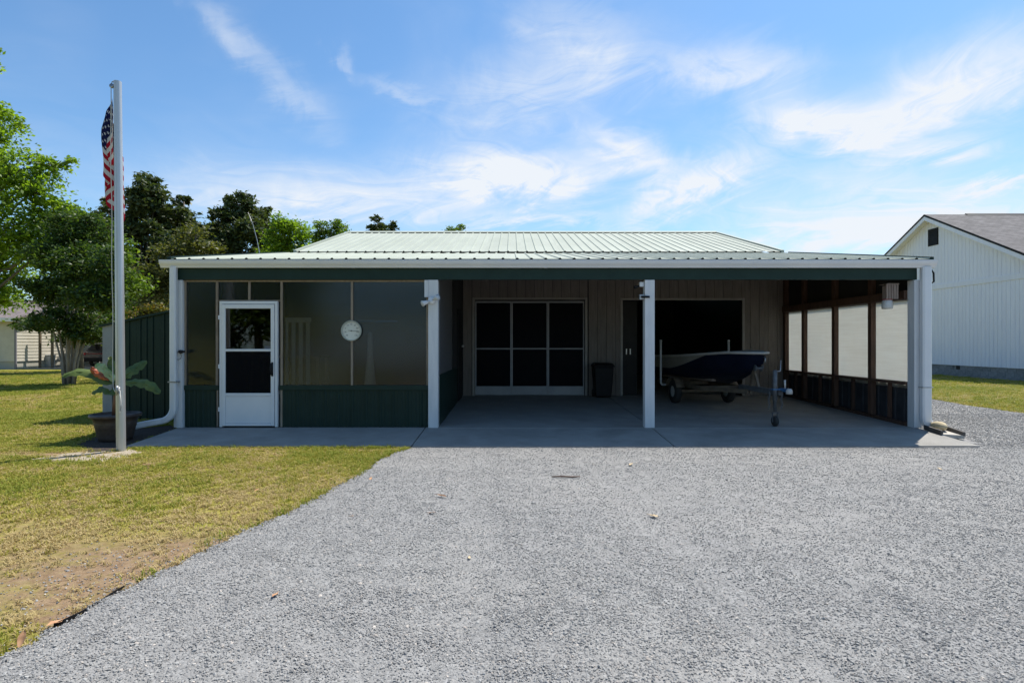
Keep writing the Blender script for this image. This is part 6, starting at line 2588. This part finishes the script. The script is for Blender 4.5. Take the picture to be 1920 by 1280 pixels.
m_bl = [blade_mat('fresh_grass', (0.18, 0.22, 0.022), (0.30, 0.325, 0.05)), blade_mat('yellowing_grass', (0.30, 0.285, 0.042), (0.44, 0.385, 0.085)), blade_mat('straw_grass', (0.41, 0.315, 0.125), (0.56, 0.44, 0.215))]
tufts = []
for k in range(9):
    q = MB()
    kind = k // 3
    for j in range(16):
        a = random.uniform(0, 6.28)
        r_ = abs(random.gauss(0, 0.035))
        h_ = random.uniform(0.012, 0.036) * (1.0 if kind < 2 else 0.7)
        w_ = random.uniform(0.0022, 0.0042)
        cx_, cy_ = r_ * math.cos(a), r_ * math.sin(a)
        la = random.uniform(0, 6.28)
        ln_ = random.uniform(0.3, 1.3) * h_ * (1 if kind < 2 else 1.8)
        ta = la + 1.57
        sx_, sy_ = w_ * math.cos(ta), w_ * math.sin(ta)
        mx_, my_ = cx_ + 0.35 * ln_ * math.cos(la), cy_ + 0.35 * ln_ * math.sin(la)
        ex_, ey_ = cx_ + ln_ * math.cos(la), cy_ + ln_ * math.sin(la)
        q._add([(cx_ - sx_, cy_ - sy_, -0.004), (cx_ + sx_, cy_ + sy_, -0.004), (mx_ + sx_ * .8, my_ + sy_ * .8, h_ * 0.7), (mx_ - sx_ * .8, my_ - sy_ * .8, h_ * 0.7), (ex_, ey_, h_)], [(0, 1, 2, 3), (3, 2, 4)])
    me = q.mesh('grass_tuft', m_bl[kind])
    tufts.append(bpy.data.objects.new('grass_tuft_%d' % k, me))


GP = []
for z0, z1, dens in ((2.2, 4.5, 620), (4.5, 8.6, 560), (8.6, 13.0, 300), (13.0, 20.0, 130), (20.0, 30.0, 45)):
    area = (z1 * z1 - z0 * z0) * 960 / F + 2 * 3.0 * (z1 - z0)
    x, y = wedge(int(area * dens), z0, z1)
    ok = ~in_poly(x, y, GPOLY)
    ok &= ~((x > XL - 0.02) & (x < 6.9) & (y > YF - 0.0))
    ok &= ~((x > -8.0) & (x < -5.3) & (y > SY - 0.02) & (y < 6.2))
    ok &= ~((x > -5.4) & (x < 6.8) & (y > 4))
    ok &= ~((x > WXH) & (y > Y0h))
    ok &= ~((x < -20.5) & (y > 22.5))
    mul = in_poly(x, y, [(p.x, p.y) for p in [G(a, b_, LAWN_Z) for a, b_ in [(140, 836), (172, 845), (236, 842), (246, 836), (330, 806), (325, 797), (230, 807), (170, 823)]]])
    ok &= ~mul
    snd = in_poly(x, y, [(p.x, p.y) for p in [G(a, b_, LAWN_Z) for a, b_ in [(48, 862), (120, 866), (205, 866), (268, 848), (242, 841), (200, 842), (120, 850)]]])
    ok &= ~(snd & (rng.uniform(0, 1, len(x)) < 0.8))
    bare = np.zeros(len(x))
    for (bx0, by0, rx, ry, s) in BARE:
        bare += s * np.exp(-((x - bx0) / rx) ** 2 - ((y - by0) / ry) ** 2)
    bare *= 0.55 + 0.9 * vnoise(x, y, 2.3, 4)
    ok &= rng.uniform(0, 1, len(x)) > np.clip(bare * 1.0, 0, 0.93)
    GP.append(np.stack([x[ok], y[ok], bare[ok], np.full(ok.sum(), 1.0 if z1 < 9 else 1.25 if z1 < 14 else 1.7)], 1))
# fresh green along the slab and gravel edges
ex = []
for (a, b_) in zip(edge[:-6], edge[1:-5]):
    n = int((b_ - a).length * 16)
    t = rng.uniform(0, 1, n)
    o_ = np.abs(rng.normal(0.03, 0.06, n))
    ex.append(np.stack([a.x + (b_.x - a.x) * t - o_ * 0.7, a.y + (b_.y - a.y) * t + o_ * 0.7, -1 + 0 * t, 1.25 + 0 * t], 1))
t = rng.uniform(XL + 0.25, XJ1 - 0.25, 120)
ex.append(np.stack([t, YF - 0.03 - np.abs(rng.normal(0, 0.03, 120)), -1 + 0 * t, 1.25 + 0 * t], 1))
GP = np.concatenate(GP + ex)
n = len(GP)
dry = 0.55 * vnoise(GP[:, 0], GP[:, 1], 0.55, 11) + 0.45 * vnoise(GP[:, 0], GP[:, 1], 2.2, 12) + 0.55 * np.clip(GP[:, 2], -0.6, 1)
dry += rng.normal(0, 0.22, n) + 0.24 * np.exp(-((GP[:, 0] + 3.6) / 2.0) ** 2 - ((GP[:, 1] + 5.0) / 1.1) ** 2)
kind = np.where(dry < 0.40, 0, np.where(dry < 0.74, 1, 2))
tall = (0.75 + 0.55 * rng.uniform(0, 1, n)) * np.where(kind == 0, 1.15, 1.0) * GP[:, 3]
scatter('grass_blades', np.stack([GP[:, 0], GP[:, 1], np.full(n, LAWN_Z)], 1), kind * 3 + rng.integers(0, 3, n), np.stack([0 * tall, 0 * tall, rng.uniform(0, 6.28, n)], 1), np.stack([GP[:, 3] * 1.1, GP[:, 3] * 1.1, tall], 1), tufts, 'short patchy green and straw coloured grass on the lawn', 'grass')
